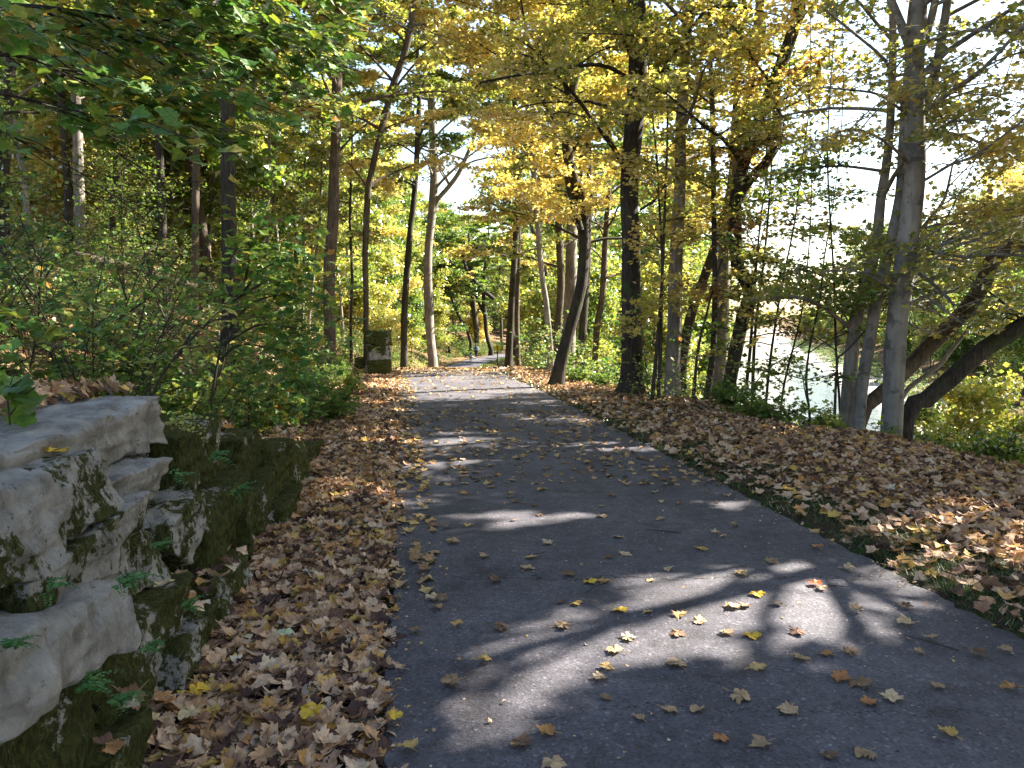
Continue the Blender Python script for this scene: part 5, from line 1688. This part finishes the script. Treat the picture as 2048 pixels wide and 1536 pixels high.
def person(label, x, y, H, top_m, leg_m, hair_m, rz, stride=.12, child=False):
    z = float(pzf(y)) + .02
    r = thing('person', label, 'person', (x, y, z))
    r.rotation_euler = (0, 0, rz)
    k = H / 1.72
    hs = 1.35 if child else 1.0
    SK = flat_mat('skin_tone', (.28, .15, .09), .6)
    J = {'pel': (0, 0, .95), 'wst': (0, 0, 1.08), 'chs': (0, .01, 1.32), 'nek': (0, 0, 1.46), 'hd0': (0, .0, 1.56), 'hd1': (0, .0, 1.66),
         'hl': (-.10, 0, .90), 'kl': (-.11, stride, .50), 'al': (-.11, stride * .6, .09), 'tl': (-.12, stride * .6 + .15, .04),
         'hr': (.10, 0, .90), 'kr': (.11, -stride * .2, .50), 'ar': (.11, -stride * 1.4, .11), 'tr': (.12, -stride * 1.4 + .14, .04),
         'sl': (-.19, 0, 1.40), 'el': (-.26, -.04, 1.13), 'wl': (-.25, .06, .89), 'fl': (-.25, .09, .80),
         'sr': (.19, 0, 1.40), 'er': (.26, -.02, 1.13), 'wr': (.25, .10, .90), 'fr': (.25, .13, .81)}
    names = list(J)
    P = [tuple(c * k for c in J[n]) for n in names]
    E = [('pel', 'wst'), ('wst', 'chs'), ('chs', 'nek'), ('nek', 'hd0'), ('hd0', 'hd1'), ('pel', 'hl'), ('hl', 'kl'), ('kl', 'al'), ('al', 'tl'), ('pel', 'hr'), ('hr', 'kr'), ('kr', 'ar'), ('ar', 'tr'),
         ('chs', 'sl'), ('sl', 'el'), ('el', 'wl'), ('wl', 'fl'), ('chs', 'sr'), ('sr', 'er'), ('er', 'wr'), ('wr', 'fr')]
    Ed = [(names.index(a), names.index(b)) for a, b in E]
    rad = {'pel': .13, 'wst': .125, 'chs': .15, 'nek': .055, 'hd0': .085 * hs, 'hd1': .085 * hs, 'hl': .09, 'kl': .06, 'al': .042, 'tl': .04, 'hr': .09, 'kr': .06, 'ar': .042, 'tr': .04, 'sl': .06, 'el': .045, 'wl': .03, 'fl': .03,
           'sr': .06, 'er': .045, 'wr': .03, 'fr': .03}
    skin_obj('body', P, Ed, [rad[n] * k for n in names], SK, r)

    def sub(nm, keys, edges, grow_, mat_, rootn):
        ix = [names.index(q) for q in keys]
        return skin_obj(nm, [P[i] for i in ix], [(keys.index(a), keys.index(b)) for a, b in edges], [(rad[q] + grow_) * k for q in keys], mat_, r, root_v=keys.index(rootn))
    sub('jacket', ['pel', 'wst', 'chs', 'sl', 'el', 'wl', 'sr', 'er', 'wr'], [('pel', 'wst'), ('wst', 'chs'), ('chs', 'sl'), ('sl', 'el'), ('el', 'wl'), ('chs', 'sr'), ('sr', 'er'), ('er', 'wr')], .028, top_m, 'wst')
    sub('trousers', ['pel', 'hl', 'kl', 'al', 'hr', 'kr', 'ar'], [('pel', 'hl'), ('hl', 'kl'), ('kl', 'al'), ('pel', 'hr'), ('hr', 'kr'), ('kr', 'ar')], .016, leg_m, 'pel')
    sub('shoe', ['al', 'tl'], [('al', 'tl')], .012, leg_m, 'al')
    sub('shoe', ['ar', 'tr'], [('ar', 'tr')], .012, leg_m, 'ar')
    hv = [(0, -.02 * k, 1.60 * k), (0, -.015 * k, 1.70 * k), (0, -.06 * k, 1.55 * k)]
    skin_obj('hair', hv, [(0, 1), (0, 2)], [.098 * k * hs, .075 * k * hs, .07 * k], hair_m, r)
    return r


DARK = flat_mat('trousers_navy', (.012, .014, .028), .8)
HAIR = flat_mat('hair_dark', (.010, .008, .007), .7)
m, t, out = new_mat('top_blue_white')
co = coords(t, 'obj')
sx = N(t, 'ShaderNodeSeparateXYZ'); t.links.new(co, sx.inputs[0])
cc = ramp(t, [(.0, (.16, .20, .36)), (.35, (.03, .05, .20)), (.55, (.04, .07, .24)), (.72, (.26, .30, .44)), (1, (.18, .22, .36))], None)
mr = N(t, 'ShaderNodeMapRange'); mr.inputs[1].default_value = -.2; mr.inputs[2].default_value = .2
t.links.new(sx.outputs[0], mr.inputs[0])
t.links.new(mr.outputs[0], t.nodes[[n_.name for n_ in t.nodes if n_.type == 'VALTORGB'][-1]].inputs[0])
finish(t, out, cc, .85)
TOP1 = m
TOP2 = flat_mat('jacket_light_blue', (.42, .62, .80), .8)
ax = (952 - 1024) / F * 95 + .0
person('adult in a blue and white top and dark trousers walking away on the far path', ax, 95, 1.72, TOP1, DARK, HAIR, -.35)
cx0 = (941 - 1024) / F * 88
person('small child in a light blue jacket and dark trousers on the far path', cx0, 88, .98, TOP2, DARK, HAIR, .2, .10, True)
dgx = (948.5 - 1024) / F * 91
dg = thing('dog', 'small white dog on the path between the child and the adult', 'dog', (dgx, 91, float(pzf(91)) + .02))
DP = {'rump': (.20, 0, .27), 'back': (.05, 0, .29), 'chest': (-.12, 0, .28), 'neck': (-.20, 0, .36), 'head': (-.27, 0, .42), 'muz': (-.35, 0, .40), 'tail': (.28, 0, .34), 'tl2': (.33, 0, .42),
      'fa': (-.13, .05, .20), 'fa1': (-.12, .055, .11), 'fa2': (-.14, .055, .02), 'fb': (-.13, -.05, .20), 'fb1': (-.14, -.055, .11), 'fb2': (-.16, -.055, .02),
      'ha': (.18, .05, .20), 'ha1': (.23, .055, .12), 'ha2': (.19, .055, .02), 'hb': (.18, -.05, .20), 'hb1': (.24, -.055, .12), 'hb2': (.21, -.055, .02), 'ear1': (-.25, .05, .47), 'ear2': (-.25, -.05, .47)}
nm = list(DP)
ED = [('rump', 'back'), ('back', 'chest'), ('chest', 'neck'), ('neck', 'head'), ('head', 'muz'), ('rump', 'tail'), ('tail', 'tl2'), ('chest', 'fa'), ('fa', 'fa1'), ('fa1', 'fa2'), ('chest', 'fb'), ('fb', 'fb1'), ('fb1', 'fb2'),
      ('rump', 'ha'), ('ha', 'ha1'), ('ha1', 'ha2'), ('rump', 'hb'), ('hb', 'hb1'), ('hb1', 'hb2'), ('head', 'ear1'), ('head', 'ear2')]
rd = {'rump': .075, 'back': .08, 'chest': .09, 'neck': .055, 'head': .06, 'muz': .03, 'tail': .02, 'tl2': .012, 'ear1': .018, 'ear2': .018}
skin_obj('body', [DP[q] for q in nm], [(nm.index(a), nm.index(b)) for a, b in ED], [rd.get(q, .024) for q in nm], flat_mat('fur_white', (.62, .58, .56), .9), dg)
